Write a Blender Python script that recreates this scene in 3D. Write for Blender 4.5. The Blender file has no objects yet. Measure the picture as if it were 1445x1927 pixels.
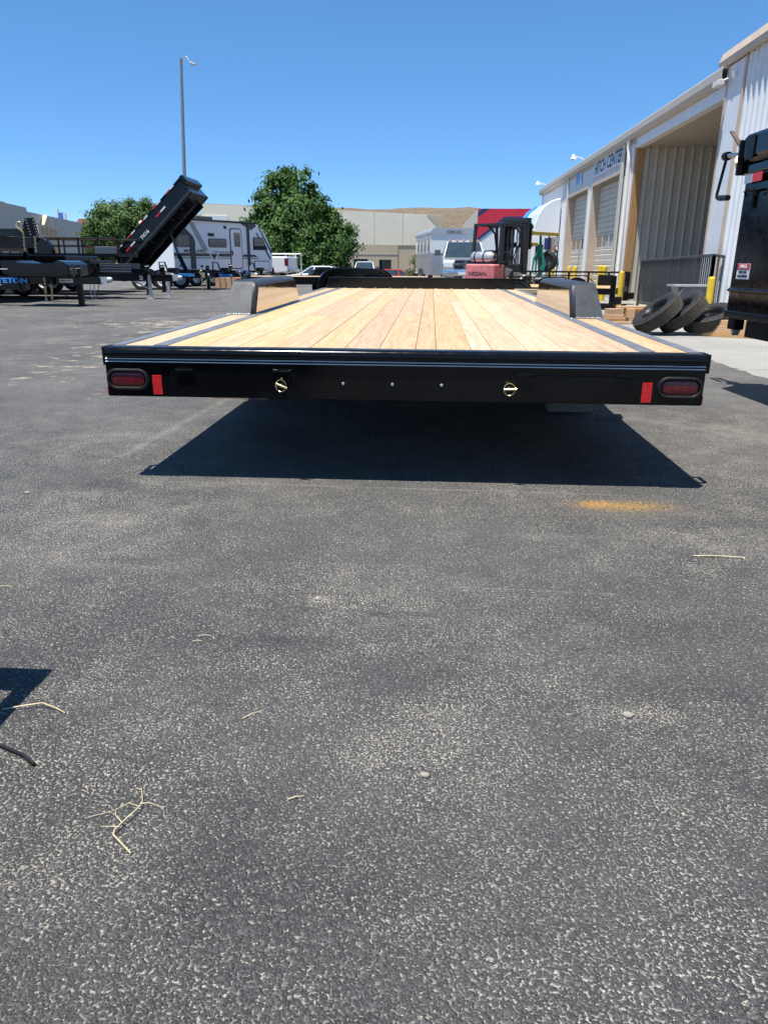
import bpy, bmesh, math, random
import numpy as np
from mathutils import Matrix, Vector, Euler

R = math.radians
scene = bpy.context.scene
col = scene.collection
random.seed(7)

# ---------------------------------------------------------------- camera
FPX, CX, CY, EYE = 1380.0, 722.5, 963.5, 0.95
cam_d = bpy.data.cameras.new('camera')
cam = bpy.data.objects.new('camera', cam_d)
col.objects.link(cam)
scene.camera = cam
cam_d.sensor_fit = 'VERTICAL'
cam_d.sensor_height = 24.0
cam_d.sensor_width = 18.0
cam_d.lens = 24.0 * FPX / 1927.0
cam_d.clip_start = 0.05
cam_d.clip_end = 6000
_yaw, _pit, _rol = R(3.0), math.atan((CY - 498) / FPX), R(0.4)
_fw = Vector((-math.sin(_yaw) * math.cos(_pit), math.cos(_yaw) * math.cos(_pit), -math.sin(_pit)))
_r0 = Vector((math.cos(_yaw), math.sin(_yaw), 0))
_u0 = _r0.cross(_fw)
_r = _r0 * math.cos(_rol) + _u0 * math.sin(_rol)
_u = _u0 * math.cos(_rol) - _r0 * math.sin(_rol)
cam.matrix_world = Matrix(((_r.x, _u.x, -_fw.x, 0), (_r.y, _u.y, -_fw.y, 0), (_r.z, _u.z, -_fw.z, EYE), (0, 0, 0, 1)))

# ---------------------------------------------------------------- light
SUN_DIR = Vector((-0.18, -0.185, 1.0)).normalized()      # towards the sun
sun_el = math.asin(SUN_DIR.z)
sun_az = math.atan2(SUN_DIR.x, SUN_DIR.y)
world = bpy.data.worlds.new('World')
scene.world = world
world.use_nodes = True
wn = world.node_tree
wn.nodes.clear()
sky = wn.nodes.new('ShaderNodeTexSky')
sky.sky_type = 'NISHITA'
sky.sun_disc = False
sky.sun_elevation = sun_el
sky.sun_rotation = sun_az
sky.altitude = 8000
sky.air_density = 1.0
sky.dust_density = 0.0
sky.ozone_density = 2.5
bg = wn.nodes.new('ShaderNodeBackground')
bg.inputs['Strength'].default_value = 0.14
wo = wn.nodes.new('ShaderNodeOutputWorld')
# one even grade of the whole sky: deeper, clearer desert blue
sky_gamma = wn.nodes.new('ShaderNodeGamma')
sky_gamma.inputs['Gamma'].default_value = 0.6
sky_sat = wn.nodes.new('ShaderNodeHueSaturation')
sky_sat.inputs['Saturation'].default_value = 1.52
sky_sat.inputs['Value'].default_value = 1.82
wn.links.new(sky.outputs[0], sky_gamma.inputs[0])
wn.links.new(sky_gamma.outputs[0], sky_sat.inputs['Color'])
wn.links.new(sky_sat.outputs[0], bg.inputs[0])
wn.links.new(bg.outputs[0], wo.inputs[0])
sun_d = bpy.data.lights.new('sun', 'SUN')
sun_d.energy = 4.8
sun_d.angle = R(0.5)
sun_d.color = (1.0, 0.965, 0.9)
sun = bpy.data.objects.new('sun', sun_d)
col.objects.link(sun)
sun.rotation_euler = SUN_DIR.to_track_quat('Z', 'Y').to_euler()
sun.location = SUN_DIR * 60
scene.view_settings.view_transform = 'Standard'
scene.view_settings.look = 'None'
scene.view_settings.exposure = 0.7
scene.view_settings.gamma = 1.0
scene.view_settings.use_curve_mapping = False
scene.render.engine = 'CYCLES'
scene.cycles.max_bounces = 8
scene.cycles.use_denoising = True

# ---------------------------------------------------------------- materials
MATS = {}

def nodes_of(name):
    m = bpy.data.materials.new(name)
    m.use_nodes = True
    nt = m.node_tree
    return m, nt, nt.nodes['Principled BSDF']

def L(nt, a, b):
    nt.links.new(a, b)

def N(nt, kind, **kw):
    n = nt.nodes.new(kind)
    for k, v in kw.items():
        if k in n.inputs:
            n.inputs[k].default_value = v
        else:
            setattr(n, k, v)
    return n

def ramp(nt, fac, stops, interp='LINEAR'):
    n = nt.nodes.new('ShaderNodeValToRGB')
    n.color_ramp.interpolation = interp
    e = n.color_ramp.elements
    while len(e) < len(stops):
        e.new(0.5)
    for i, (p, c) in enumerate(stops):
        e[i].position = p
        e[i].color = (*c, 1) if len(c) == 3 else c
    L(nt, fac, n.inputs[0])
    return n.outputs[0]

def mix(nt, fac, a, b, mode='MIX'):
    n = nt.nodes.new('ShaderNodeMix')
    n.data_type = 'RGBA'
    n.blend_type = mode
    for s, v in ((0, fac), (6, a), (7, b)):
        if hasattr(v, 'links'):
            L(nt, v, n.inputs[s])
        else:
            n.inputs[s].default_value = v if s == 0 else (*v, 1)
    return n.outputs[2]

def math_n(nt, op, a, b=0.0, clamp=False):
    n = nt.nodes.new('ShaderNodeMath')
    n.operation = op
    n.use_clamp = clamp
    for s, v in ((0, a), (1, b)):
        if hasattr(v, 'links'):
            L(nt, v, n.inputs[s])
        else:
            n.inputs[s].default_value = v
    return n.outputs[0]

def noise(nt, vec, scale, detail=4, rough=0.55, dist=0.0):
    n = N(nt, 'ShaderNodeTexNoise')
    n.inputs['Scale'].default_value = scale
    n.inputs['Detail'].default_value = detail
    n.inputs['Roughness'].default_value = rough
    n.inputs['Distortion'].default_value = dist
    if vec is not None:
        L(nt, vec, n.inputs['Vector'])
    return n.outputs[0]

def coords(nt, kind='Object', scale=None, loc=None):
    t = nt.nodes.new('ShaderNodeTexCoord')
    o = t.outputs[kind]
    if scale or loc:
        mp = nt.nodes.new('ShaderNodeMapping')
        if scale:
            mp.inputs['Scale'].default_value = scale
        if loc:
            mp.inputs['Location'].default_value = loc
        L(nt, o, mp.inputs['Vector'])
        o = mp.outputs[0]
    return o

def bump(nt, bsdf, h, strength=0.3, dist=0.01):
    b = nt.nodes.new('ShaderNodeBump')
    b.inputs['Strength'].default_value = strength
    b.inputs['Distance'].default_value = dist
    L(nt, h, b.inputs['Height'])
    L(nt, b.outputs[0], bsdf.inputs['Normal'])

def mat(name, c, rough=0.5, metal=0.0, var=0.15, vscale=6.0, coat=0.0, bmp=0.0, bscale=60.0, spec=0.5, rvar=0.12, dust=0.0):
    m, nt, b = nodes_of(name)
    v = coords(nt)
    n1 = noise(nt, v, vscale, 5, 0.6)
    lo = tuple(x * (1 - var) for x in c)
    hi = tuple(min(1, x * (1 + var)) for x in c)
    cc = ramp(nt, n1, [(0.3, lo), (0.7, hi)])
    if dust:
        n3 = noise(nt, v, vscale * 2.7, 6, 0.65)
        f = ramp(nt, n3, [(0.48, (0, 0, 0)), (0.75, (dust, dust, dust))])
        cc = mix(nt, f, cc, (0.36, 0.31, 0.25))
    L(nt, cc, b.inputs['Base Color'])
    n2 = noise(nt, v, vscale * 3, 4, 0.6)
    rr = ramp(nt, n2, [(0.3, (max(0.02, rough - rvar),) * 3), (0.7, (min(1, rough + rvar),) * 3)])
    L(nt, rr, b.inputs['Roughness'])
    b.inputs['Metallic'].default_value = metal
    b.inputs['Specular IOR Level'].default_value = spec
    if coat:
        b.inputs['Coat Weight'].default_value = coat
        b.inputs['Coat Roughness'].default_value = 0.05
    if bmp:
        bump(nt, b, noise(nt, v, bscale, 4, 0.6), bmp, 0.004)
    MATS[name] = m
    return m

def wood_mat(name, c1, c2, dark, rough=0.6, axis=1, scale=1.0):
    m, nt, b = nodes_of(name)
    sc = [22.0 * scale] * 3
    sc[axis] = 1.1 * scale
    tc = nt.nodes.new('ShaderNodeTexCoord')
    oi = nt.nodes.new('ShaderNodeObjectInfo')
    add = nt.nodes.new('ShaderNodeVectorMath')
    add.operation = 'MULTIPLY_ADD'
    add.inputs[1].default_value = (1, 1, 1)
    L(nt, tc.outputs['Object'], add.inputs[0])
    rnd = nt.nodes.new('ShaderNodeCombineXYZ')
    for i, k in enumerate((37.0, 91.0, 13.0)):
        L(nt, math_n(nt, 'MULTIPLY', oi.outputs['Random'], k), rnd.inputs[i])
    L(nt, rnd.outputs[0], add.inputs[2])
    mp = nt.nodes.new('ShaderNodeMapping')
    mp.inputs['Scale'].default_value = sc
    L(nt, add.outputs[0], mp.inputs['Vector'])
    g = noise(nt, mp.outputs[0], 1.0, 6, 0.62, 1.3)
    mp2 = nt.nodes.new('ShaderNodeMapping')
    s2 = [5.0 * scale] * 3
    s2[axis] = 0.55 * scale
    mp2.inputs['Scale'].default_value = s2
    L(nt, add.outputs[0], mp2.inputs['Vector'])
    g2 = noise(nt, mp2.outputs[0], 1.0, 3, 0.5, 2.2)
    rings = N(nt, 'ShaderNodeMath', operation='SINE')
    L(nt, math_n(nt, 'MULTIPLY', g2, 60.0), rings.inputs[0])
    base = mix(nt, ramp(nt, g, [(0.35, (0, 0, 0)), (0.65, (1, 1, 1))]), c1, c2)
    base = mix(nt, ramp(nt, rings.outputs[0], [(0.3, (0, 0, 0)), (1.0, (0.36, 0.36, 0.36))]), base, dark)
    hsv = nt.nodes.new('ShaderNodeHueSaturation')
    L(nt, base, hsv.inputs['Color'])
    L(nt, math_n(nt, 'ADD', math_n(nt, 'MULTIPLY', oi.outputs['Random'], 0.24), 0.87), hsv.inputs['Value'])
    r2 = math_n(nt, 'FRACT', math_n(nt, 'MULTIPLY', oi.outputs['Random'], 7.31))
    L(nt, math_n(nt, 'ADD', math_n(nt, 'MULTIPLY', r2, 0.014), 0.49), hsv.inputs['Hue'])
    r3 = math_n(nt, 'FRACT', math_n(nt, 'MULTIPLY', oi.outputs['Random'], 17.7))
    L(nt, math_n(nt, 'ADD', math_n(nt, 'MULTIPLY', r3, 0.22), 0.85), hsv.inputs['Saturation'])
    # knots and small scuffs
    vo = nt.nodes.new('ShaderNodeTexVoronoi')
    mp3 = nt.nodes.new('ShaderNodeMapping')
    s3 = [5.5 * scale] * 3
    s3[axis] = 2.2 * scale
    mp3.inputs['Scale'].default_value = s3
    L(nt, add.outputs[0], mp3.inputs['Vector'])
    L(nt, mp3.outputs[0], vo.inputs['Vector'])
    kn = ramp(nt, vo.outputs['Distance'], [(0.03, (0.75, 0.75, 0.75)), (0.1, (0, 0, 0))])
    c = mix(nt, kn, hsv.outputs[0], tuple(x * 0.55 for x in dark))
    sc3 = noise(nt, mp.outputs[0], 2.3, 5, 0.7)
    c = mix(nt, ramp(nt, sc3, [(0.66, (0, 0, 0)), (0.78, (0.45, 0.45, 0.45))]), c, tuple(x * 0.75 for x in dark))
    L(nt, c, b.inputs['Base Color'])
    b.inputs['Roughness'].default_value = rough
    b.inputs['Specular IOR Level'].default_value = 0.3
    bump(nt, b, g, 0.25, 0.003)
    MATS[name] = m
    return m

def glass_mat(name, c, rough=0.04):
    m, nt, b = nodes_of(name)
    v = coords(nt)
    L(nt, ramp(nt, noise(nt, v, 3, 3), [(0.3, tuple(x * 0.8 for x in c)), (0.7, tuple(x * 1.2 for x in c))]), b.inputs['Base Color'])
    b.inputs['Roughness'].default_value = rough
    b.inputs['Specular IOR Level'].default_value = 0.8
    b.inputs['Coat Weight'].default_value = 0.6
    b.inputs['Coat Roughness'].default_value = 0.03
    MATS[name] = m
    return m

mat('black_gloss', (0.004, 0.004, 0.0045), 0.14, var=0.2, coat=0.0, rvar=0.06, bmp=0.015, bscale=25, spec=0.32)
mat('black_satin', (0.0065, 0.0067, 0.0072), 0.38, var=0.25, dust=0.01, rvar=0.1, spec=0.2)
mat('black_strip', (0.14, 0.148, 0.165), 0.42, var=0.25, vscale=9, dust=0.25)
mat('slate_satin', (0.03, 0.034, 0.042), 0.45, var=0.12, vscale=4, bmp=0.12, bscale=420)
mat('mirror_panel', (0.5, 0.475, 0.45), 0.07, metal=1.0, var=0.06, vscale=3, rvar=0.03, bmp=0.05, bscale=5)
mat('rubber', (0.016, 0.016, 0.017), 0.75, var=0.2, vscale=14, bmp=0.2, bscale=120, dust=0.1, spec=0.3)
mat('rubber_dusty', (0.085, 0.075, 0.06), 0.8, var=0.35, vscale=20, spec=0.25)
mat('gutter_tan', (0.5, 0.43, 0.35), 0.45, var=0.06, dust=0.1)
mat('rubber_new', (0.007, 0.007, 0.0075), 0.5, var=0.2, vscale=14)
mat('red_lens', (0.12, 0.004, 0.008), 0.25, var=0.35, vscale=60, coat=0.3, bmp=0.25, bscale=180)
mat('red_reflector', (0.62, 0.018, 0.02), 0.3, var=0.12, vscale=30)
mat('white_tape', (0.78, 0.78, 0.78), 0.4, var=0.1)
mat('brass', (0.72, 0.6, 0.32), 0.28, metal=0.9, var=0.15)
mat('zinc', (0.62, 0.62, 0.6), 0.36, metal=0.9, var=0.2, vscale=20)
mat('galvanised', (0.5, 0.51, 0.52), 0.45, metal=0.6, var=0.2, vscale=20)
mat('white_paint', (0.78, 0.78, 0.77), 0.42, var=0.05, vscale=2, dust=0.1)
mat('white_gel', (0.8, 0.81, 0.82), 0.25, var=0.03, coat=0.3)
mat('car_white', (0.82, 0.82, 0.81), 0.22, var=0.03, coat=0.5)
mat('car_silver', (0.5, 0.53, 0.57), 0.28, metal=0.55, var=0.06, coat=0.5)
mat('car_red', (0.55, 0.02, 0.03), 0.22, var=0.06, coat=0.5)
mat('chrome', (0.75, 0.75, 0.76), 0.12, metal=1.0, var=0.08)
mat('grey_plastic', (0.09, 0.095, 0.1), 0.5, var=0.15)
mat('steel_grey', (0.16, 0.175, 0.19), 0.45, metal=0.3, var=0.2, vscale=8, dust=0.15)
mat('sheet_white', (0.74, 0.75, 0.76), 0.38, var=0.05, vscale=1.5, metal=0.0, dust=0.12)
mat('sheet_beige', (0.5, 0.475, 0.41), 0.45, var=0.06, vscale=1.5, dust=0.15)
mat('trim_tan', (0.55, 0.43, 0.32), 0.5, var=0.1, vscale=3, dust=0.1)
mat('door_cream', (0.62, 0.56, 0.46), 0.5, var=0.07, vscale=2, dust=0.15)
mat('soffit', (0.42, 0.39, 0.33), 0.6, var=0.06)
mat('gutter_white', (0.72, 0.69, 0.64), 0.4, var=0.06, dust=0.1)
mat('blue_paint', (0.05, 0.2, 0.62), 0.4, var=0.12)
mat('logo_blue', (0.05, 0.32, 0.85), 0.4, var=0.05)
mat('navy', (0.025, 0.035, 0.13), 0.45, var=0.1)
mat('sign_red', (0.62, 0.025, 0.05), 0.45, var=0.08)
mat('ink', (0.02, 0.022, 0.028), 0.5, var=0.1)
mat('yellow_paint', (0.78, 0.54, 0.03), 0.4, var=0.1, vscale=7, dust=0.15)
mat('yellow_dirty', (0.62, 0.45, 0.05), 0.5, var=0.2, vscale=9, dust=0.3)
mat('railing_grey', (0.06, 0.063, 0.067), 0.45, var=0.15)
mat('faded_red', (0.7, 0.2, 0.2), 0.55, var=0.25, vscale=5, dust=0.35)
mat('forklift_dark', (0.014, 0.018, 0.023), 0.45, var=0.25, dust=0.15)
mat('forklift_body', (0.5, 0.46, 0.4), 0.55, var=0.2, vscale=9, dust=0.4)
mat('tank_silver', (0.55, 0.56, 0.56), 0.38, metal=0.6, var=0.2, vscale=10, dust=0.3)
mat('green_strap', (0.01, 0.22, 0.15), 0.7, var=0.2)
mat('wall_cream', (0.86, 0.77, 0.6), 0.85, var=0.05, vscale=0.35, bmp=0.1, bscale=4)
mat('wall_tan', (0.56, 0.46, 0.32), 0.85, var=0.06, vscale=0.4, bmp=0.1, bscale=4)
mat('wall_grey', (0.5, 0.455, 0.4), 0.85, var=0.05, vscale=0.3)
mat('pier_white', (0.6, 0.6, 0.58), 0.7, var=0.06)
mat('terracotta', (0.5, 0.22, 0.14), 0.8, var=0.15)
mat('twig', (0.56, 0.47, 0.29), 0.7, var=0.2, vscale=40)
mat('stone', (0.3, 0.265, 0.22), 0.85, var=0.2, vscale=60)
mat('dark_void', (0.012, 0.012, 0.013), 0.8, var=0.1)
mat('mesh_grey', (0.2, 0.2, 0.2), 0.5, var=0.1)
mat('paper', (0.16, 0.15, 0.13), 0.8, var=0.15)
mat('orange_cone', (0.75, 0.35, 0.08), 0.6, var=0.1)
mat('bark', (0.11, 0.08, 0.06), 0.9, var=0.3, vscale=12, bmp=0.5, bscale=20)
mat('lamp_pole', (0.25, 0.26, 0.26), 0.45, metal=0.4, var=0.15)
mat('decal_grey', (0.38, 0.36, 0.34), 0.4, var=0.1)
mat('decal_dark', (0.035, 0.036, 0.045), 0.3, var=0.1)
glass_mat('glass_dark', (0.012, 0.014, 0.017))
glass_mat('glass_car', (0.03, 0.045, 0.05))
glass_mat('glass_shop', (0.1, 0.1, 0.095))
wood_mat('deck_wood', (0.49, 0.335, 0.17), (0.58, 0.43, 0.255), (0.37, 0.2, 0.09))
wood_mat('lumber', (0.55, 0.33, 0.15), (0.62, 0.42, 0.22), (0.36, 0.19, 0.08), axis=0)
wood_mat('timber_post', (0.42, 0.22, 0.08), (0.5, 0.29, 0.12), (0.25, 0.11, 0.04), axis=2)
wood_mat('old_wood', (0.3, 0.24, 0.17), (0.38, 0.3, 0.2), (0.16, 0.1, 0.07), axis=0)

def foliage(name, c1, c2):
    m, nt, b = nodes_of(name)
    ge = nt.nodes.new('ShaderNodeNewGeometry')
    v = coords(nt)
    n = noise(nt, v, 1.3, 3)
    f = mix(nt, 0.5, ge.outputs['Random Per Island'], n)
    L(nt, ramp(nt, f, [(0.25, c1), (0.75, c2)]), b.inputs['Base Color'])
    b.inputs['Roughness'].default_value = 0.55
    b.inputs['Specular IOR Level'].default_value = 0.35
    tr = nt.nodes.new('ShaderNodeBsdfTranslucent')
    L(nt, ramp(nt, f, [(0.25, tuple(x * 1.2 for x in c1)), (0.75, tuple(x * 1.5 for x in c2))]), tr.inputs[0])
    ms = nt.nodes.new('ShaderNodeMixShader')
    ms.inputs[0].default_value = 0.25
    L(nt, b.outputs[0], ms.inputs[1])
    L(nt, tr.outputs[0], ms.inputs[2])
    L(nt, ms.outputs[0], nt.nodes['Material Output'].inputs[0])
    MATS[name] = m
foliage('leaf_dark', (0.03, 0.072, 0.012), (0.095, 0.185, 0.03))
foliage('leaf_light', (0.05, 0.1, 0.02), (0.11, 0.19, 0.04))
foliage('leaf_olive', (0.07, 0.095, 0.03), (0.14, 0.17, 0.06))

def asphalt():
    m, nt, b = nodes_of('asphalt')
    v = coords(nt)
    flat = nt.nodes.new('ShaderNodeMapping')
    flat.inputs['Scale'].default_value = (1, 1, 0)
    L(nt, v, flat.inputs['Vector'])
    wob = nt.nodes.new('ShaderNodeVectorMath')
    wob.operation = 'MULTIPLY_ADD'
    nz = N(nt, 'ShaderNodeTexNoise')
    nz.inputs['Scale'].default_value = 60
    nz.inputs['Detail'].default_value = 2
    L(nt, flat.outputs[0], nz.inputs['Vector'])
    L(nt, nz.outputs['Color'], wob.inputs[0])
    wob.inputs[1].default_value = (0.012, 0.012, 0)
    L(nt, flat.outputs[0], wob.inputs[2])
    def voro(sc, sm):
        q = nt.nodes.new('ShaderNodeTexVoronoi')
        q.feature = 'SMOOTH_F1'
        q.voronoi_dimensions = '2D'
        q.inputs['Scale'].default_value = sc
        q.inputs['Smoothness'].default_value = sm
        L(nt, wob.outputs[0], q.inputs['Vector'])
        return q
    vo = voro(195, 0.08)
    v2 = voro(330, 0.2)
    d1 = vo.outputs['Distance']
    # stones: grey with a little variation from stone to stone
    sep = nt.nodes.new('ShaderNodeSeparateColor')
    L(nt, vo.outputs['Color'], sep.inputs[0])
    stone = ramp(nt, sep.outputs[0], [(0.0, (0.04, 0.04, 0.04)), (0.55, (0.066, 0.066, 0.065)), (0.9, (0.1, 0.098, 0.095)), (1.0, (0.2, 0.19, 0.175))])
    fine = noise(nt, v, 240, 3, 0.6)
    stone = mix(nt, ramp(nt, fine, [(0.4, (0, 0, 0)), (0.7, (0.4, 0.4, 0.4))]), stone, (0.125, 0.122, 0.118))
    def spot(x, y, rx, ry, soft=0.5):
        mp = nt.nodes.new('ShaderNodeMapping')
        mp.vector_type = 'POINT'
        mp.inputs['Scale'].default_value = (1 / rx, 1 / ry, 0)
        mp.inputs['Location'].default_value = (-x / rx, -y / ry, 0)
        L(nt, coords(nt), mp.inputs['Vector'])
        ln = nt.nodes.new('ShaderNodeVectorMath')
        ln.operation = 'LENGTH'
        L(nt, mp.outputs[0], ln.inputs[0])
        return math_n(nt, 'SUBTRACT', 1.0, ln.outputs['Value'], True)
    # tan grit lodged in part of the hollows
    patch = noise(nt, v, 5.5, 4, 0.7)
    flk = noise(nt, wob.outputs[0], 215, 3, 0.62)
    g = math_n(nt, 'ADD', math_n(nt, 'MULTIPLY', flk, 0.75), math_n(nt, 'MULTIPLY', d1, 0.42))
    g = math_n(nt, 'ADD', g, math_n(nt, 'MULTIPLY', math_n(nt, 'ADD', math_n(nt, 'SUBTRACT', patch, 0.5), math_n(nt, 'SUBTRACT', noise(nt, v, 0.9, 4, 0.6), 0.5)), 0.34))
    PALE = ((0.0, 1.28, 0.36, 0.22, 0.075), (-0.15, 2.05, 0.3, 0.25, 0.05), (0.95, 2.6, 0.6, 0.3, 0.05), (-1.3, 2.4, 0.7, 0.5, 0.05), (0.5, 1.45, 0.12, 0.07, 0.14), (-0.3, 1.98, 0.06, 0.04, 0.2), (2.0, 4.4, 0.9, 0.7, 0.06), (-0.6, 0.95, 0.3, 0.2, 0.05))
    DARK = ((0.75, 1.25, 0.5, 0.25, 0.55), (-0.33, 1.72, 0.2, 0.05, 0.95), (0.05, 1.58, 0.3, 0.12, 0.5), (-0.05, 1.9, 0.16, 0.03, 0.95), (-0.95, 2.25, 0.22, 0.04, 0.7), (-1.5, 3.1, 0.3, 0.12, 0.6), (1.3, 2.75, 0.5, 0.12, 0.4))
    for (x, y, rx, ry, amt) in PALE:
        g = math_n(nt, 'ADD', g, math_n(nt, 'MULTIPLY', spot(x, y, rx, ry), amt))
    for (x, y, rx, ry, amt) in DARK:
        g = math_n(nt, 'SUBTRACT', g, math_n(nt, 'MULTIPLY', spot(x, y, rx, ry), amt * 0.05))
    chip = nt.nodes.new('ShaderNodeTexVoronoi')
    chip.voronoi_dimensions = '2D'
    chip.inputs['Scale'].default_value = 240
    L(nt, flat.outputs[0], chip.inputs['Vector'])
    csep = nt.nodes.new('ShaderNodeSeparateColor')
    L(nt, chip.outputs['Color'], csep.inputs[0])
    # each chip of grit has its own chance of lying there
    g2 = math_n(nt, 'ADD', g, math_n(nt, 'MULTIPLY', math_n(nt, 'SUBTRACT', csep.outputs[0], 0.5), 0.16))
    grit = ramp(nt, g2, [(0.665, (0, 0, 0)), (0.7, (0.92, 0.92, 0.92))])
    gcol = ramp(nt, noise(nt, v, 300, 2), [(0.32, (0.22, 0.19, 0.155)), (0.5, (0.44, 0.385, 0.31)), (0.68, (0.72, 0.67, 0.58))])
    c = mix(nt, grit, stone, gcol)
    # dust film, oil and scuffs at metre scale
    med = noise(nt, v, 0.55, 6, 0.62, 0.6)
    c = mix(nt, ramp(nt, med, [(0.4, (0, 0, 0)), (0.7, (0.5, 0.5, 0.5))]), c, (0.2, 0.19, 0.175))
    oil = noise(nt, coords(nt, 'Object', loc=(31, 7, 0)), 0.85, 4, 0.55, 0.3)
    c = mix(nt, ramp(nt, oil, [(0.56, (0, 0, 0)), (0.72, (0.55, 0.55, 0.55))]), c, (0.035, 0.035, 0.037))
    scf2 = noise(nt, coords(nt, 'Object', (0.9, 4.0, 1), (3.3, 1.7, 0)), 1.9, 5, 0.7, 0.5)
    c = mix(nt, math_n(nt, 'MULTIPLY', ramp(nt, scf2, [(0.62, (0, 0, 0)), (0.7, (1, 1, 1))]), ramp(nt, noise(nt, v, 45, 3, 0.7), [(0.42, (0, 0, 0)), (0.6, (0.7, 0.7, 0.7))])), c, (0.028, 0.028, 0.03))
    stretch = coords(nt, 'Object', (0.35, 2.2, 1))
    scuff = noise(nt, stretch, 1.4, 7, 0.72, 0.4)
    c = mix(nt, ramp(nt, scuff, [(0.6, (0, 0, 0)), (0.72, (0.45, 0.45, 0.45))]), c, (0.27, 0.25, 0.225))
    # pale crumbs of dust on the lane to the left
    crumbs = noise(nt, coords(nt, 'Object', (1, 1.6, 1)), 3.1, 6, 0.72)
    zone = math_n(nt, 'ADD', spot(-3.1, 8.3, 1.9, 4.2), spot(-4.2, 12.2, 3.2, 2.4), True)
    cf = math_n(nt, 'MULTIPLY', math_n(nt, 'GREATER_THAN', math_n(nt, 'ADD', crumbs, math_n(nt, 'MULTIPLY', zone, 0.2)), 0.7), 0.75)
    c = mix(nt, math_n(nt, 'MULTIPLY', cf, math_n(nt, 'GREATER_THAN', zone, 0.03)), c, (0.55, 0.44, 0.33))
    # tyre-darkened patches
    for (x, y, rx, ry, amt) in DARK:
        k = math_n(nt, 'MULTIPLY', spot(x, y, rx, ry), ramp(nt, noise(nt, v, 16, 5, 0.7), [(0.35, (0, 0, 0)), (0.65, (1, 1, 1))]))
        c = mix(nt, math_n(nt, 'MULTIPLY', k, amt, True), c, (0.045, 0.045, 0.047))
    # orange marking paint sprayed thinly into the surface
    os_ = math_n(nt, 'ADD', spot(0.85, 2.965, 0.27, 0.1), math_n(nt, 'MULTIPLY', spot(0.72, 2.985, 0.1, 0.075), 0.6), True)
    on = math_n(nt, 'ADD', math_n(nt, 'MULTIPLY', noise(nt, v, 60, 5, 0.8), 1.2), math_n(nt, 'MULTIPLY', math_n(nt, 'SUBTRACT', csep.outputs[1], 0.6), 0.22))
    of = ramp(nt, math_n(nt, 'ADD', math_n(nt, 'MULTIPLY', os_, 0.27), math_n(nt, 'SUBTRACT', on, 0.5)), [(0.2, (0, 0, 0)), (0.29, (0.8, 0.8, 0.8))])
    of = math_n(nt, 'MULTIPLY', of, ramp(nt, os_, [(0.0, (0, 0, 0)), (0.12, (1, 1, 1))]))
    c = mix(nt, of, c, (0.62, 0.32, 0.045))
    halo = ramp(nt, math_n(nt, 'MULTIPLY', spot(0.86, 2.93, 0.42, 0.2), noise(nt, v, 14, 5, 0.7)), [(0.05, (0, 0, 0)), (0.5, (0.4, 0.4, 0.4))])
    c = mix(nt, halo, c, (0.24, 0.19, 0.13))
    # faint pale dragged lines
    def line(x0, y0, x1, y1, wdt, amt):
        nonlocal c
        dx, dy = x1 - x0, y1 - y0
        ln = math.hypot(dx, dy)
        sp = nt.nodes.new('ShaderNodeSeparateXYZ')
        L(nt, coords(nt), sp.inputs[0])
        px = math_n(nt, 'SUBTRACT', sp.outputs[0], x0)
        py = math_n(nt, 'SUBTRACT', sp.outputs[1], y0)
        along = math_n(nt, 'ADD', math_n(nt, 'MULTIPLY', px, dx / ln), math_n(nt, 'MULTIPLY', py, dy / ln))
        across = math_n(nt, 'ABSOLUTE', math_n(nt, 'SUBTRACT', math_n(nt, 'MULTIPLY', px, dy / ln), math_n(nt, 'MULTIPLY', py, dx / ln)))
        inside = math_n(nt, 'MULTIPLY', math_n(nt, 'GREATER_THAN', along, 0.0), math_n(nt, 'LESS_THAN', along, ln))
        k = math_n(nt, 'MULTIPLY', math_n(nt, 'SUBTRACT', 1.0, math_n(nt, 'DIVIDE', across, wdt), True), inside)
        k = math_n(nt, 'MULTIPLY', math_n(nt, 'MULTIPLY', k, amt), ramp(nt, noise(nt, v, 9, 5, 0.7), [(0.35, (0, 0, 0)), (0.6, (1, 1, 1))]))
        c = mix(nt, k, c, (0.3, 0.28, 0.25))
    line(-1.55, 3.6, -1.45, 5.4, 0.05, 0.7)
    line(-1.15, 3.18, 0.9, 3.12, 0.012, 0.7)
    line(1.35, 4.9, 2.35, 3.9, 0.09, 0.5)
    line(-4.4, 10.4, -2.6, 11.2, 0.05, 0.9)
    line(0.1, 2.1, 0.6, 2.08, 0.008, 0.8)
    L(nt, c, b.inputs['Base Color'])
    b.inputs['Roughness'].default_value = 0.72
    b.inputs['Specular IOR Level'].default_value = 0.4
    h = math_n(nt, 'ADD', math_n(nt, 'MULTIPLY', d1, -1.0), math_n(nt, 'MULTIPLY', v2.outputs['Distance'], -0.35))
    h = math_n(nt, 'ADD', h, math_n(nt, 'MULTIPLY', fine, 0.3))
    h = math_n(nt, 'ADD', h, math_n(nt, 'MULTIPLY', sep.outputs[1], 0.1))
    bump(nt, b, h, 0.95, 0.0075)
    MATS['asphalt'] = m
asphalt()

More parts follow.
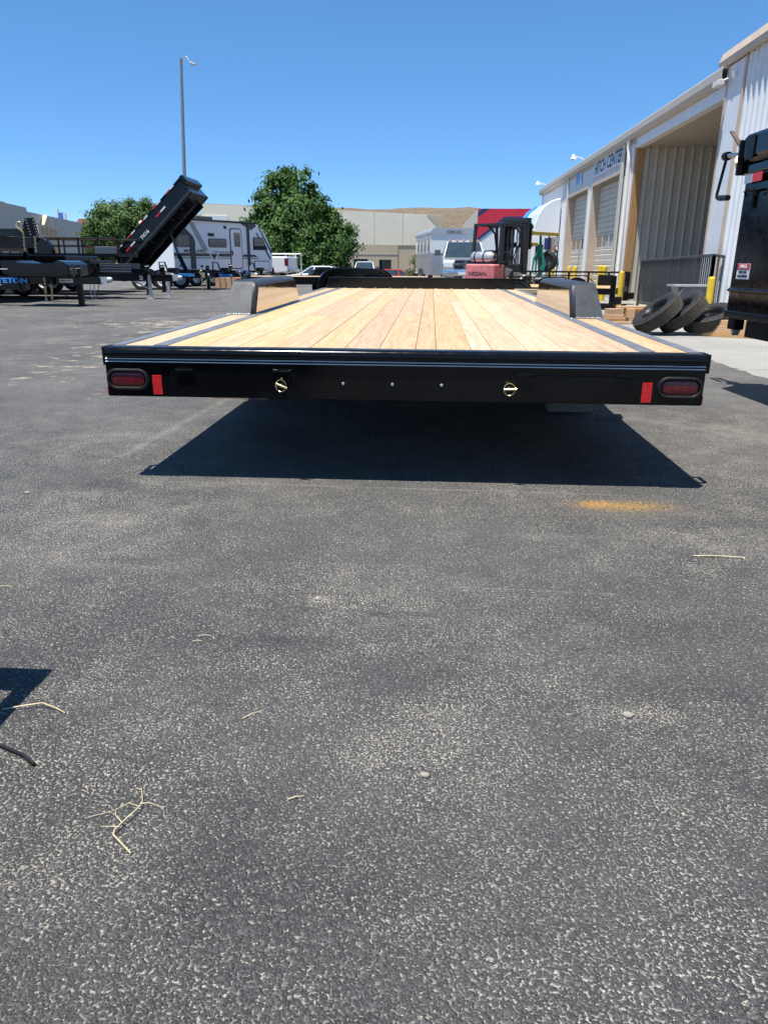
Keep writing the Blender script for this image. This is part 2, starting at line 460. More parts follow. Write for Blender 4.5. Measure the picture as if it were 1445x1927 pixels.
def concrete():
    m, nt, b = nodes_of('concrete')
    v = coords(nt, 'Object')
    c = ramp(nt, noise(nt, v, 1.2, 6, 0.65), [(0.3, (0.23, 0.222, 0.2)), (0.7, (0.31, 0.297, 0.27))])
    st = noise(nt, coords(nt, 'Object', (0.4, 3.0, 1)), 2.2, 6, 0.7)
    c = mix(nt, ramp(nt, st, [(0.5, (0, 0, 0)), (0.72, (0.4, 0.4, 0.4))]), c, (0.17, 0.165, 0.155))
    c = mix(nt, ramp(nt, noise(nt, v, 80, 3), [(0.5, (0, 0, 0)), (0.7, (0.3, 0.3, 0.3))]), c, (0.2, 0.19, 0.175))
    L(nt, c, b.inputs['Base Color'])
    b.inputs['Roughness'].default_value = 0.85
    bump(nt, b, noise(nt, v, 120, 4), 0.2, 0.004)
    MATS['concrete'] = m
concrete()

def hill_mat():
    m, nt, b = nodes_of('hill_scrub')
    v = coords(nt)
    c = ramp(nt, noise(nt, v, 0.02, 6, 0.65), [(0.3, (0.12, 0.085, 0.056)), (0.7, (0.2, 0.145, 0.095))])
    vo = nt.nodes.new('ShaderNodeTexVoronoi')
    vo.inputs['Scale'].default_value = 0.3
    L(nt, v, vo.inputs['Vector'])
    sh = ramp(nt, vo.outputs['Distance'], [(0.3, (0.85, 0.85, 0.85)), (0.5, (0, 0, 0))])
    c = mix(nt, sh, c, (0.09, 0.085, 0.045))
    L(nt, c, b.inputs['Base Color'])
    b.inputs['Roughness'].default_value = 0.95
    MATS['hill_scrub'] = m
hill_mat()

# ---------------------------------------------------------------- mesh helpers
class MB:
    def __init__(s):
        s.v, s.f = [], []

    def add(s, vs, fs, M=None):
        o = len(s.v)
        s.v += [tuple(M @ Vector(p)) for p in vs] if M is not None else [tuple(p) for p in vs]
        s.f += [tuple(i + o for i in f) for f in fs]
        return s

    def box(s, x0, x1, y0, y1, z0, z1, M=None):
        if x0 > x1: x0, x1 = x1, x0
        if y0 > y1: y0, y1 = y1, y0
        if z0 > z1: z0, z1 = z1, z0
        return s.add([(x0, y0, z0), (x1, y0, z0), (x1, y1, z0), (x0, y1, z0), (x0, y0, z1), (x1, y0, z1), (x1, y1, z1), (x0, y1, z1)],
                     [(0, 3, 2, 1), (4, 5, 6, 7), (0, 1, 5, 4), (1, 2, 6, 5), (2, 3, 7, 6), (3, 0, 4, 7)], M)

    def bar(s, p0, p1, w, h, up=(0, 0, 1)):
        p0, p1 = Vector(p0), Vector(p1)
        d = (p1 - p0)
        ln = d.length
        d.normalize()
        up = Vector(up)
        if abs(d.dot(up)) > 0.98:
            up = Vector((0, 1, 0))
        sx = d.cross(up).normalized()
        uz = sx.cross(d)
        M = Matrix(((sx.x, d.x, uz.x, p0.x), (sx.y, d.y, uz.y, p0.y), (sx.z, d.z, uz.z, p0.z), (0, 0, 0, 1)))
        return s.box(-w / 2, w / 2, 0, ln, -h / 2, h / 2, M)

    def cyl(s, p0, p1, r0, r1=None, n=12, cap=True):
        r1 = r0 if r1 is None else r1
        p0, p1 = Vector(p0), Vector(p1)
        q = (p1 - p0).to_track_quat('Z', 'Y')
        a, b = [], []
        for i in range(n):
            t = 2 * math.pi * i / n
            e = q @ Vector((math.cos(t), math.sin(t), 0))
            a.append(p0 + e * r0)
            b.append(p1 + e * r1)
        fs = [(i, (i + 1) % n, n + (i + 1) % n, n + i) for i in range(n)]
        if cap:
            fs += [tuple(range(n - 1, -1, -1)), tuple(range(n, 2 * n))]
        return s.add(a + b, fs)

    def tube(s, pts, r, n=8, closed=False):
        pts = [Vector(p) for p in pts]
        rs = r if isinstance(r, (list, tuple)) else [r] * len(pts)
        k = len(pts)
        vs = []
        prev = None
        for i, p in enumerate(pts):
            a = pts[(i - 1) % k] if (closed or i > 0) else p
            b = pts[(i + 1) % k] if (closed or i < k - 1) else p
            d = (b - a).normalized()
            if prev is None:
                x = d.orthogonal().normalized()
            else:
                x = (prev - d * prev.dot(d)).normalized()
            prev = x
            y = d.cross(x)
            for j in range(n):
                t = 2 * math.pi * j / n
                vs.append(p + (x * math.cos(t) + y * math.sin(t)) * rs[i])
        fs = []
        for i in range(k if closed else k - 1):
            i2 = (i + 1) % k
            for j in range(n):
                fs.append((i * n + j, i * n + (j + 1) % n, i2 * n + (j + 1) % n, i2 * n + j))
        if not closed:
            fs += [tuple(range(n - 1, -1, -1)), tuple(range((k - 1) * n, k * n))]
        return s.add(vs, fs)

    def prism(s, poly, plane, a, b, M=None):
        """poly in (u,v); plane 'xz' -> extruded along y, 'yz' -> along x, 'xy' -> along z"""
        def P(u, v, w):
            return {'xz': (u, w, v), 'yz': (w, u, v), 'xy': (u, v, w)}[plane]
        n = len(poly)
        area = sum(poly[i][0] * poly[(i + 1) % n][1] - poly[(i + 1) % n][0] * poly[i][1] for i in range(n))
        if (area < 0) != (plane == 'xz'):
            poly = poly[::-1]
        if a > b: a, b = b, a
        vs = [P(u, v, a) for u, v in poly] + [P(u, v, b) for u, v in poly]
        fs = [tuple(range(n - 1, -1, -1)), tuple(range(n, 2 * n))] + [(i, (i + 1) % n, n + (i + 1) % n, n + i) for i in range(n)]
        return s.add(vs, fs, M)

    def lathe(s, prof, n=24, M=None, closed=False):
        """prof (r, x) revolved about the x axis"""
        vs = []
        for r_, x in prof:
            for j in range(n):
                t = 2 * math.pi * j / n
                vs.append((x, r_ * math.cos(t), r_ * math.sin(t)))
        k = len(prof)
        fs = []
        for i in range(k if closed else k - 1):
            i2 = (i + 1) % k
            for j in range(n):
                fs.append((i * n + j, i * n + (j + 1) % n, i2 * n + (j + 1) % n, i2 * n + j))
        return s.add(vs, fs, M)

    def loft(s, rings, cap=True):
        n = len(rings[0])
        vs = [p for r_ in rings for p in r_]
        fs = []
        for i in range(len(rings) - 1):
            for j in range(n):
                fs.append((i * n + j, i * n + (j + 1) % n, (i + 1) * n + (j + 1) % n, (i + 1) * n + j))
        if cap:
            fs += [tuple(range(n - 1, -1, -1)), tuple(range((len(rings) - 1) * n, len(rings) * n))]
        return s.add(vs, fs)

    def mesh(s, name):
        me = bpy.data.meshes.new(name)
        me.from_pydata(s.v, [], s.f)
        bm = bmesh.new()
        bm.from_mesh(me)
        bmesh.ops.recalc_face_normals(bm, faces=bm.faces)
        bm.to_mesh(me)
        bm.free()
        return me

    def build(s, name, m, parent=None, smooth=None, bevel=0.0, kind=None, seg=2, M=None):
        me = s.mesh(name)
        me.materials.append(MATS[m])
        return put(name, me, parent, smooth, bevel, kind, seg, M)

def put(name, me, parent=None, smooth=None, bevel=0.0, kind=None, seg=2, M=None):
    o = bpy.data.objects.new(name, me)
    col.objects.link(o)
    if parent is not None:
        o.parent = parent
    if M is not None:
        o.matrix_basis = M
    if smooth is not None:
        me.polygons.foreach_set('use_smooth', [True] * len(me.polygons))
        me.set_sharp_from_angle(angle=R(smooth))
    if bevel:
        md = o.modifiers.new('bevel', 'BEVEL')
        md.width = bevel
        md.segments = seg
        md.limit_method = 'ANGLE'
        md.angle_limit = R(40)
        md.harden_normals = False
    if kind:
        o['kind'] = kind
    return o

def tag(o, label, cat, group=None):
    o['label'] = label
    o['category'] = cat
    if group:
        o['group'] = group
    return o

def thing(name, label, cat, loc=(0, 0, 0), rz=0.0, group=None, rot=None):
    o = bpy.data.objects.new(name, None)
    o.empty_display_size = 0.2
    col.objects.link(o)
    o.location = loc
    o.rotation_euler = rot if rot else (0, 0, rz)
    return tag(o, label, cat, group)

def clone(o, parent=None, loc=None, rz=None, label=None, group=None):
    c = o.copy()
    col.objects.link(c)
    if parent is not None:
        c.parent = parent
    if loc is not None:
        c.location = loc
    if rz is not None:
        c.rotation_euler = (0, 0, rz)
    if label:
        c['label'] = label
    if group:
        c['group'] = group
    for ch in list(o.children):
        clone(ch, c)
    return c

def struct(o):
    o['kind'] = 'structure'
    return o

def text(body, m, parent, M, size=0.1, width=None, name='lettering', bold=0.0, depth=0.001, shear=0.0):
    cu = bpy.data.curves.new('lettering', 'FONT')
    cu.body = body
    cu.size = size
    cu.align_x = 'CENTER'
    cu.align_y = 'CENTER'
    cu.extrude = depth
    cu.offset = bold
    cu.shear = shear
    cu.resolution_u = 3
    t = bpy.data.objects.new('lettering', cu)
    me = bpy.data.meshes.new_from_object(t)
    bpy.data.objects.remove(t)
    bpy.data.curves.remove(cu)
    if width:
        n = len(me.vertices)
        co = np.empty(n * 3, dtype=np.float32)
        me.vertices.foreach_get('co', co)
        co = co.reshape(-1, 3)
        w = co[:, 0].max() - co[:, 0].min()
        co[:, 0] = (co[:, 0] - (co[:, 0].max() + co[:, 0].min()) / 2) * (width / w)
        me.vertices.foreach_set('co', co.ravel())
    me.materials.clear()
    me.materials.append(MATS[m])
    return put(name, me, parent, M=M)

def face_M(loc, normal, up=(0, 0, 1)):
    """matrix whose local z is the normal and local y is up"""
    z = Vector(normal).normalized()
    y = Vector(up)
    y = (y - z * y.dot(z)).normalized()
    x = y.cross(z)
    return Matrix(((x.x, y.x, z.x, loc[0]), (x.y, y.y, z.y, loc[1]), (x.z, y.z, z.z, loc[2]), (0, 0, 0, 1)))

def rrect(w, h, r, n=5, cx=0.0, cy=0.0):
    pts = []
    for k, (sx, sy) in enumerate(((1, 1), (-1, 1), (-1, -1), (1, -1))):
        for i in range(n + 1):
            a = math.pi / 2 * (k + i / n)
            pts.append((cx + sx * (w / 2 - r) + r * math.cos(a), cy + sy * (h / 2 - r) + r * math.sin(a)))
    return pts

WHEEL = {}
def wheel(parent, x, y, z, r=0.36, w=0.21, side=1, rim='white_gel', axis='x', name='wheel'):
    """tyre + rim + hub as sub-parts of a wheel part; axle along local x (or y)"""
    key = (r, w, rim)
    if key not in WHEEL:
        t = MB().lathe([(r * 0.62, -w / 2 * 0.8), (r * 0.8, -w / 2), (r * 0.94, -w / 2 * 0.95), (r, -w / 2 * 0.7), (r, w / 2 * 0.7), (r * 0.94, w / 2 * 0.95), (r * 0.8, w / 2), (r * 0.62, w / 2 * 0.8)], 28, closed=True)
        ri = MB().lathe([(0.0, w * 0.12), (r * 0.2, w * 0.16), (r * 0.24, w * 0.05), (r * 0.5, w * 0.02), (r * 0.56, w * 0.36), (r * 0.64, w * 0.4), (r * 0.64, -w * 0.38), (0, -w * 0.3)], 24)
        mt, mr = t.mesh('tyre'), ri.mesh('rim')
        mt.materials.append(MATS['rubber'])
        mr.materials.append(MATS[rim])
        for me in (mt, mr):
            me.polygons.foreach_set('use_smooth', [True] * len(me.polygons))
            me.set_sharp_from_angle(angle=R(35))
        WHEEL[key] = (mt, mr)
    mt, mr = WHEEL[key]
    M = Matrix.Translation((x, y, z)) @ Matrix.Rotation((0 if side > 0 else math.pi) + (math.pi / 2 if axis == 'y' else 0), 4, 'Z')
    t = put('tyre', mt, parent, M=M)
    t.name = name
    put('rim', mr, t)
    return t

# ================================================================ SETTING
# ground: one sheet, flat in the yard, falling a little beyond it
def ground():
    xs = [-3000, -800, -200, -80, -40, -20, -10, 0, 10, 20, 40, 80, 200, 800, 3000]
    ys = [-1500, -300, -60, -10, 0, 5, 10, 20, 30, 40, 44, 48, 52, 58, 80, 140, 300, 900, 3000]
    def z(y):
        t = min(1, max(0, (y - 41) / 15))
        return -0.8 * (t * t * (3 - 2 * t))
    vs = [(x, y, z(y)) for y in ys for x in xs]
    n = len(xs)
    fs = [(j * n + i, j * n + i + 1, (j + 1) * n + i + 1, (j + 1) * n + i) for j in range(len(ys) - 1) for i in range(n - 1)]
    struct(MB().add(vs, fs).build('ground', 'asphalt'))
ground()

# concrete apron before the shop: slabs with open joints, ragged at the asphalt edge
def apron():
    rnd = random.Random(3)
    root = bpy.data.objects.new('concrete_apron', None)
    col.objects.link(root)
    struct(root)
    yb = [-4.0, 0.5, 4.0, 7.4, 11.0, 15.0, 18.4, 22.6, 27.0, 31.6, 37.0, 42.0]
    xb = [3.06, 6.2, 9.4, 14.0]
    for j in range(len(yb) - 1):
        for i in range(3):
            x0, x1, y0, y1 = xb[i] + 0.006, xb[i + 1] - 0.006, yb[j] + 0.006, yb[j + 1] - 0.006
            if i == 0:
                left = []
                y = y0
                while y < y1:
                    left.append((3.06 + rnd.uniform(-0.035, 0.03), y))
                    y += rnd.uniform(0.05, 0.14) if y1 < 14 else 0.5
                left.append((3.06, y1))
                poly = [(x1, y0)] + [(x1, y1)] + left[::-1]
            else:
                poly = [(x0, y0), (x1, y0), (x1, y1), (x0, y1)]
            MB().prism(poly, 'xy', -0.02, 0.006).build('slab', 'concrete', root)
apron()

# far hill
def hill():
    rnd = random.Random(5)
    vs, fs = [], []
    nx, ny = 90, 14
    for j in range(ny):
        for i in range(nx):
            x = -420 + i * 900 / (nx - 1)
            y = 330 + j * 30
            t = j / (ny - 1)
            prof = min(1, t * 2.4)
            top = 37.0 + 1.2 * math.sin(x * 0.011 + 1.2) + 0.5 * math.sin(x * 0.045) - 0.012 * x
            if x < -132:
                top -= (-132 - x) * 0.5
            z = -4 + max(0, top) * (prof * prof * (3 - 2 * prof)) + rnd.uniform(-0.35, 0.35) * prof * 2
            vs.append((x, y, z))
    fs = [(j * nx + i, j * nx + i + 1, (j + 1) * nx + i + 1, (j + 1) * nx + i) for j in range(ny - 1) for i in range(nx - 1)]
    struct(MB().add(vs, fs).build('hill', 'hill_scrub', smooth=60))
hill()

# ================================================================ MAIN FLATBED TRAILER
def flatbed():
    t = thing('flatbed_trailer', 'black flatbed trailer with pale wooden plank deck and boxy wheel fenders', 'trailer',
              (-0.108, 3.2, 0), rot=(R(0.43), 0, R(-0.35)))
    H, W2, LEN = 0.60, 1.285, 6.95
    rnd = random.Random(11)
    # rear bumper: flat plate, rounded lip above
    MB().box(-W2 - 0.011, W2 + 0.011, 0.0, 0.09, 0.385, 0.552).build('rear_bumper', 'black_gloss', t, bevel=0.004)
    lip = MB().prism([(0.0, 0.556), (-0.014, 0.562), (-0.018, 0.576), (-0.014, 0.592), (0.0, 0.601), (0.06, 0.602), (0.075, 0.59), (0.075, 0.556)], 'yz', -W2, W2)
    lip.build('rear_lip', 'black_gloss', t, smooth=50)
    for z in (0.5395, 0.551):  # white slivers imitating sky reflected in the gap lines, slanted to catch sun
        MB().prism([(0.001, z - 0.002), (-0.0035, z - 0.002), (-0.0035, z - 0.0012), (0.001, z + 0.0026)], 'yz', -W2 - 0.006, W2 + 0.006).build('sky_glint_strip', 'white_tape', t)
    # deck planks, inner field between the steel strips
    widths = [0.152, 0.141, 0.145, 0.141, 0.139, 0.139, 0.143, 0.082, 0.139, 0.082, 0.139, 0.147, 0.147, 0.14]
    sx = 2.08 / sum(widths)
    cache = {}
    x = -1.04
    for k, w in enumerate(widths):
        w *= sx
        cuts = [0.077, LEN - 0.06]
        if k % 3 != 1:
            cuts.insert(1, 3.9 + rnd.choice([0.0, 0.02, 0.62, 0.0]))
        if k in (2, 6, 10):
            cuts.insert(1, 1.35 + 0.3 * (k % 4))
        for a, b in zip(cuts, cuts[1:]):
            a2, b2 = a + 0.0012, b - 0.0012
            top = H + rnd.uniform(-0.0012, 0.0012)
            MB().box(x + 0.001, x + w - 0.001, a2, b2, top - 0.038, top).build('plank', 'deck_wood', t, bevel=0.0022, seg=1)
        x += w
    # outer boards beside the strips, broken by the fenders
    F0, F1 = 1.97, 3.8
    for s in (-1, 1):
        for a, b in ((0.077, F0 - 0.01), (F1 + 0.01, LEN - 0.06)):
            xa, xb = s * 1.092, s * 1.242
            MB().box(min(xa, xb) + 0.002, max(xa, xb) - 0.002, a, b, H - 0.04, H - 0.001).build('plank', 'deck_wood', t, bevel=0.002, seg=1)
        MB().box(s * 1.034, s * 1.099, 0.076, LEN - 0.05, H - 0.01, H + 0.004).build('deck_strip', 'black_strip', t, bevel=0.002)
        # side rails in two runs
        for a, b in ((0.076, F0 - 0.005), (F1 + 0.005, LEN - 0.05)):
            MB().box(s * 1.234, s * W2, a, b, H - 0.012, H + 0.004).build('side_rail_top', 'black_strip', t, bevel=0.003)
        MB().box(s * 1.262, s * (W2 - 0.002), 0.09, F0, 0.44, H - 0.013).build('side_rail', 'black_gloss', t, bevel=0.003)
        MB().box(s * 1.262, s * (W2 - 0.002), F1, LEN, 0.44, H - 0.013).build('side_rail', 'black_gloss', t, bevel=0.003)
        # stake pocket: an open steel loop at the rear corner
        p = MB()
        xa, xb = s * (W2 - 0.002), s * (W2 + 0.042)
        p.box(s * (W2 + 0.035), xb, 0.05, 0.15, 0.515, 0.595)
        p.box(xa, s * (W2 + 0.035), 0.05, 0.057, 0.515, 0.595)
        p.box(xa, s * (W2 + 0.035), 0.143, 0.15, 0.515, 0.595)
        p.build('stake_pocket', 'black_satin', t, bevel=0.0015)
    # bolts along strips
    for s in (-1, 1):
        for y in (1.9, 3.86):
            MB().cyl((s * 1.066, y, H + 0.003), (s * 1.066, y, H + 0.0065), 0.008, 0.005, 8).build('bolt', 'galvanised', t)
    # tail lights, reflectors
    def stadium(w, h, n=10):
        return rrect(w, h, h / 2 - 0.0005, n)
    for xc in (-1.198, 1.195):
        lg = MB()
        outer = stadium(0.196, 0.098)
        mid = stadium(0.184, 0.086)
        inner = stadium(0.158, 0.062)
        rings = [[(xc + u, -0.001, 0.462 + v) for u, v in outer], [(xc + u, -0.014, 0.462 + v) for u, v in mid], [(xc + u, -0.014, 0.462 + v) for u, v in stadium(0.168, 0.072)], [(xc + u, -0.003, 0.462 + v) for u, v in inner]]
        lg.loft(rings, cap=False)
        tl = lg.build('tail_light', 'rubber_new', t, smooth=40)
        ln = MB().loft([[(xc + u, -0.002, 0.462 + v) for u, v in stadium(0.158, 0.062)], [(xc + u, -0.007, 0.462 + v) for u, v in stadium(0.15, 0.056)], [(xc + u * 0.9, -0.009, 0.462 + v * 0.9) for u, v in stadium(0.14, 0.046)]])
        ln.build('lens', 'red_lens', tl, smooth=40)
        for k in range(0):
            MB().cyl((xc - 0.055 + k * 0.022, -0.0085, 0.462 + (0.01 if k % 2 else -0.01)), (xc - 0.055 + k * 0.022, -0.0105, 0.462 + (0.01 if k % 2 else -0.01)), 0.008, 0.006, 8).build('bulb', 'red_lens', tl)
    for xc in (-1.068, 1.06):
        MB().box(xc - 0.021, xc + 0.021, -0.003, 0.001, 0.396, 0.481).build('reflector', 'red_reflector', t, bevel=0.001)
    for s in (-1, 1):
        MB().box(s * (W2 + 0.0115), s * (W2 + 0.016), 0.006, 0.06, 0.39, 0.425).build('side_reflector', 'red_reflector', t, bevel=0.001)
    # ramp doors with hinges, bolts and the two pins
    for xa, xb in ((-1.0, -0.45), (0.48, 1.015)):
        d = MB().box(xa, xb, -0.004, 0.001, 0.392, 0.505).build('ramp_door', 'black_gloss', t, bevel=0.002)
        for xh in (xa + 0.06, xb - 0.06):
            hb = MB().box(xh - 0.035, xh + 0.035, -0.011, -0.0045, 0.497, 0.507)
            hb.cyl((xh - 0.04, -0.01, 0.507), (xh + 0.04, -0.01, 0.507), 0.006, n=10)
            hb.box(xh - 0.02, xh + 0.03, -0.009, -0.0045, 0.507, 0.52)
            hb.build('hinge', 'black_gloss', d, bevel=0.001)
    for xc, tilt in ((-0.512, -20), (0.476, 4)):
        pin = MB()
        c = math.cos(R(tilt))
        s_ = math.sin(R(tilt))
        pin.cyl((xc - 0.022 * c, -0.022, 0.447 - 0.022 * s_), (xc + 0.03 * c, -0.03, 0.447 + 0.03 * s_), 0.006, n=10)
        pin.cyl((xc, -0.02, 0.447), (xc, 0.002, 0.447), 0.007, n=10)
        ring = [(xc + 0.0235 * math.cos(a), -0.025 - 0.006 * math.cos(a), 0.447 + 0.026 * math.sin(a)) for a in [i * math.pi / 10 for i in range(20)]]
        pin.tube(ring, 0.0022, 6, closed=True)
        pin.build('locking_pin', 'brass', t, smooth=40)
    for xc in (-0.242, -0.027, 0.186):
        MB().cyl((xc, 0.001, 0.456), (xc, -0.005, 0.456), 0.0075, 0.005, 10).build('bolt', 'galvanised', t)
    # fenders
    for s in (-1, 1):
        zt = H + 0.222
        ch = 0.035
        xi, xo = s * 1.075, s * 1.298
        def sec(y, z):           # ring at a fender end: outer bottom, outer top, chamfer, inner bottom
            return y, z
        prof = [(F0, H - 0.02), (F0 + 0.125, zt - ch), (F0 + 0.142, zt - 0.008), (F0 + 0.17, zt), (F1 - 0.22, zt), (F1 - 0.19, zt - 0.008), (F1 - 0.175, zt - ch), (F1, H - 0.02)]
        # skin: strip over the top (rear face, top, front face), real sheet with thickness
        inn = [(y + (0.006 if y < 2.7 else -0.006), z - 0.006) for y, z in prof]
        tap = lambda z: xo - s * 0.05 * max(0.0, (z - H) / 0.222)
        m_ = len(prof)
        fv = [(tap(z), y, z) for y, z in prof] + [(xi + s * ch, y, z) for y, z in prof] + [(tap(z) - s * 0.004, y, z) for y, z in inn] + [(xi + s * ch, y, z) for y, z in inn]
        ff = []
        for i in range(m_ - 1):
            ff += [(i, i + 1, m_ + i + 1, m_ + i), (2 * m_ + i, 3 * m_ + i, 3 * m_ + i + 1, 2 * m_ + i + 1), (i, 2 * m_ + i, 2 * m_ + i + 1, i + 1), (m_ + i, m_ + i + 1, 3 * m_ + i + 1, 3 * m_ + i)]
        for i in (0, m_ - 1):
            ff.append((i, m_ + i, 3 * m_ + i, 2 * m_ + i))
        MB().add(fv, ff).build('fender', 'slate_satin', t, smooth=35)
        # chamfer between top and inner side
        cv, cf = [], []
        P2 = [(y, z) for y, z in prof]
        for (y, z) in P2:
            yy = y
            cv.append((xi + s * ch, yy, z))
        dz = [0, 0.004, ch, ch, ch, ch, 0.004, 0]
        dy = [0.022, 0.03, 0.02, 0.012, -0.012, -0.02, -0.03, -0.022]
        for (y, z), a, b_ in zip(P2, dz, dy):
            cv.append((xi, y + b_, z - a))
        n = len(P2)
        cf = [(i, i + 1, n + i + 1, n + i) for i in range(n - 1)]
        fo = MB().add(cv, cf).build('fender_edge', 'slate_satin', t, smooth=25)
        so = fo.modifiers.new('thickness', 'SOLIDIFY')
        so.thickness = 0.003
        so.offset = 0
        ip = cv[n:]
        pan = MB().prism([(p[1] * 1.0, p[2]) for p in ip], 'yz', xi - s * 0.001, xi + s * 0.004)
        pan.build('fender_inner_panel', 'mirror_panel', t)
        ov = [(tap(z) - s * 0.001, y, z - 0.002) for y, z in prof] + [(tap(z) - s * 0.005, y, z - 0.002) for y, z in prof]
        of_ = [tuple(range(m_)), tuple(range(2 * m_ - 1, m_ - 1, -1))] + [(i, (i + 1) % m_, m_ + (i + 1) % m_, m_ + i) for i in range(m_)]
        MB().add(ov, of_).build('fender_outer_panel', 'slate_satin', t)
        # weld beads at the foot of the rear face
        wb = MB()
        for k in range(16):
            xx = s * (1.11 + 0.011 * k + rnd.uniform(-0.003, 0.003))
            wb.cyl((xx, F0 - 0.008, H + 0.001), (xx, F0 + 0.003, H + 0.007 + rnd.uniform(0, 0.004)), 0.006, 0.003, 6)
        wb.build('weld_bead', 'galvanised', t)
    # bulkhead at the front
    MB().box(-1.222, 1.222, LEN - 0.05, LEN - 0.01, H - 0.06, H + 0.125).build('front_bulkhead', 'black_gloss', t, bevel=0.004)
    MB().box(-1.222, 1.222, LEN - 0.058, LEN + 0.02, H + 0.1255, H + 0.137).build('bulkhead_cap', 'black_gloss', t, bevel=0.003)
    for k in range(11):
        xx = -1.0 + k * 0.2
        MB().box(xx - 0.018, xx + 0.018, LEN - 0.085, LEN - 0.051, H + 0.0015, H + 0.008).build('weld_clip', 'galvanised', t)
    # frame below
    for s in (-1, 1):
        MB().box(s * 0.72, s * 0.80, 0.09, LEN + 0.1, 0.40, 0.545).build('main_beam', 'black_satin', t)
    for k in range(12):
        y = 0.4 + k * 0.55
        MB().box(-1.2, 1.2, y - 0.02, y + 0.02, 0.5455, 0.5605).build('cross_member', 'black_satin', t)
    for y in (2.44, 3.3):
        MB().cyl((-0.95, y, 0.31), (0.95, y, 0.31), 0.035).build('axle', 'black_satin', t)
        for s in (-1, 1):
            wheel(t, s * 1.19, y, 0.352, r=0.352, w=0.19, side=s, rim='grey_plastic')
    tg = MB()
    for s in (-1, 1):
        tg.bar((s * 0.78, LEN + 0.05, 0.47), (s * 0.05, LEN + 1.3, 0.47), 0.06, 0.13)
    tg.box(-0.06, 0.06, LEN + 1.22, LEN + 1.45, 0.4, 0.54)
    tg.build('tongue', 'black_satin', t)
    MB().cyl((0.12, LEN + 1.15, 0.0), (0.12, LEN + 1.15, 0.75), 0.035, n=10).build('jack', 'black_satin', t)
flatbed()

# blocking under the trailer
b = MB().box(-1.56, -1.335, 5.36, 5.5, 0, 0.09).build('wood_block', 'lumber', bevel=0.004)
tag(b, 'pale short lumber block on the asphalt under the flatbed, sunlit at one end', 'wood block')
b = MB().box(-1.325, -1.14, 5.33, 5.47, 0, 0.088).build('wood_block', 'old_wood', bevel=0.004)
tag(b, 'grey brown lumber block lying in the flatbed shadow beside a pale one', 'wood block')
b = MB().box(0.86, 1.16, 5.05, 5.2, 0, 0.09).build('wood_block', 'old_wood', bevel=0.004)
tag(b, 'dark lumber block under the flatbed beside a crumpled paper scrap', 'wood block')
def scrap():
    rnd = random.Random(2)
    n = 9
    vs = [(i * 0.03, j * 0.022, 0.012 + 0.022 * rnd.random() + 0.01 * abs(i - 4) * (j % 2)) for j in range(5) for i in range(n)]
    fs = [(j * n + i, j * n + i + 1, (j + 1) * n + i + 1, (j + 1) * n + i) for j in range(4) for i in range(n - 1)]
    o = MB().add(vs, fs).build('paper_scrap', 'paper', smooth=30)
    o.location = (1.13, 4.78, 0)
    o.scale = (0.7, 0.8, 0.6)
    s = o.modifiers.new('thickness', 'SOLIDIFY')
    s.thickness = 0.002
    tag(o, 'crumpled grey paper scrap on the asphalt at the edge of the flatbed shadow', 'litter')
scrap()

# ================================================================ SHOP BUILDING ON THE RIGHT
def panel_run(parent, x0, y0, x1, y1, z0, z1, m, pitch=0.3, depth=0.032, pw=0.9, name='wall_panel', rib=0.045, side=1):
    """ribbed metal sheets from (x0,y0) to (x1,y1); outside lies to the left of the run (side=1)"""
    d = Vector((x1 - x0, y1 - y0, 0))
    ln = d.length
    d.normalize()
    nrm = Vector((-d.y, d.x, 0)) * side
    k = max(1, round(ln / pw))
    w = ln / k
    cache = {}
    for i in range(k):
        n = max(1, round(w / pitch))
        p = w / n
        pts = [(0, 0)]
        for j in range(n):
            a = j * p + p * 0.5
            pts += [(a - rib * 1.0, 0), (a - rib * 0.45, depth), (a + rib * 0.45, depth), (a + rib * 1.0, 0)]
            b = j * p + p * 0.12
        pts.append((w - 0.004, 0))
        poly = pts + [(w - 0.004, -0.012), (0, -0.012)]
        M = Matrix(((d.x, nrm.x, 0, x0 + d.x * w * i), (d.y, nrm.y, 0, y0 + d.y * w * i), (0, 0, 1, 0), (0, 0, 0, 1)))
        MB().prism(poly, 'xy', z0, z1, M).build(name, m, parent)

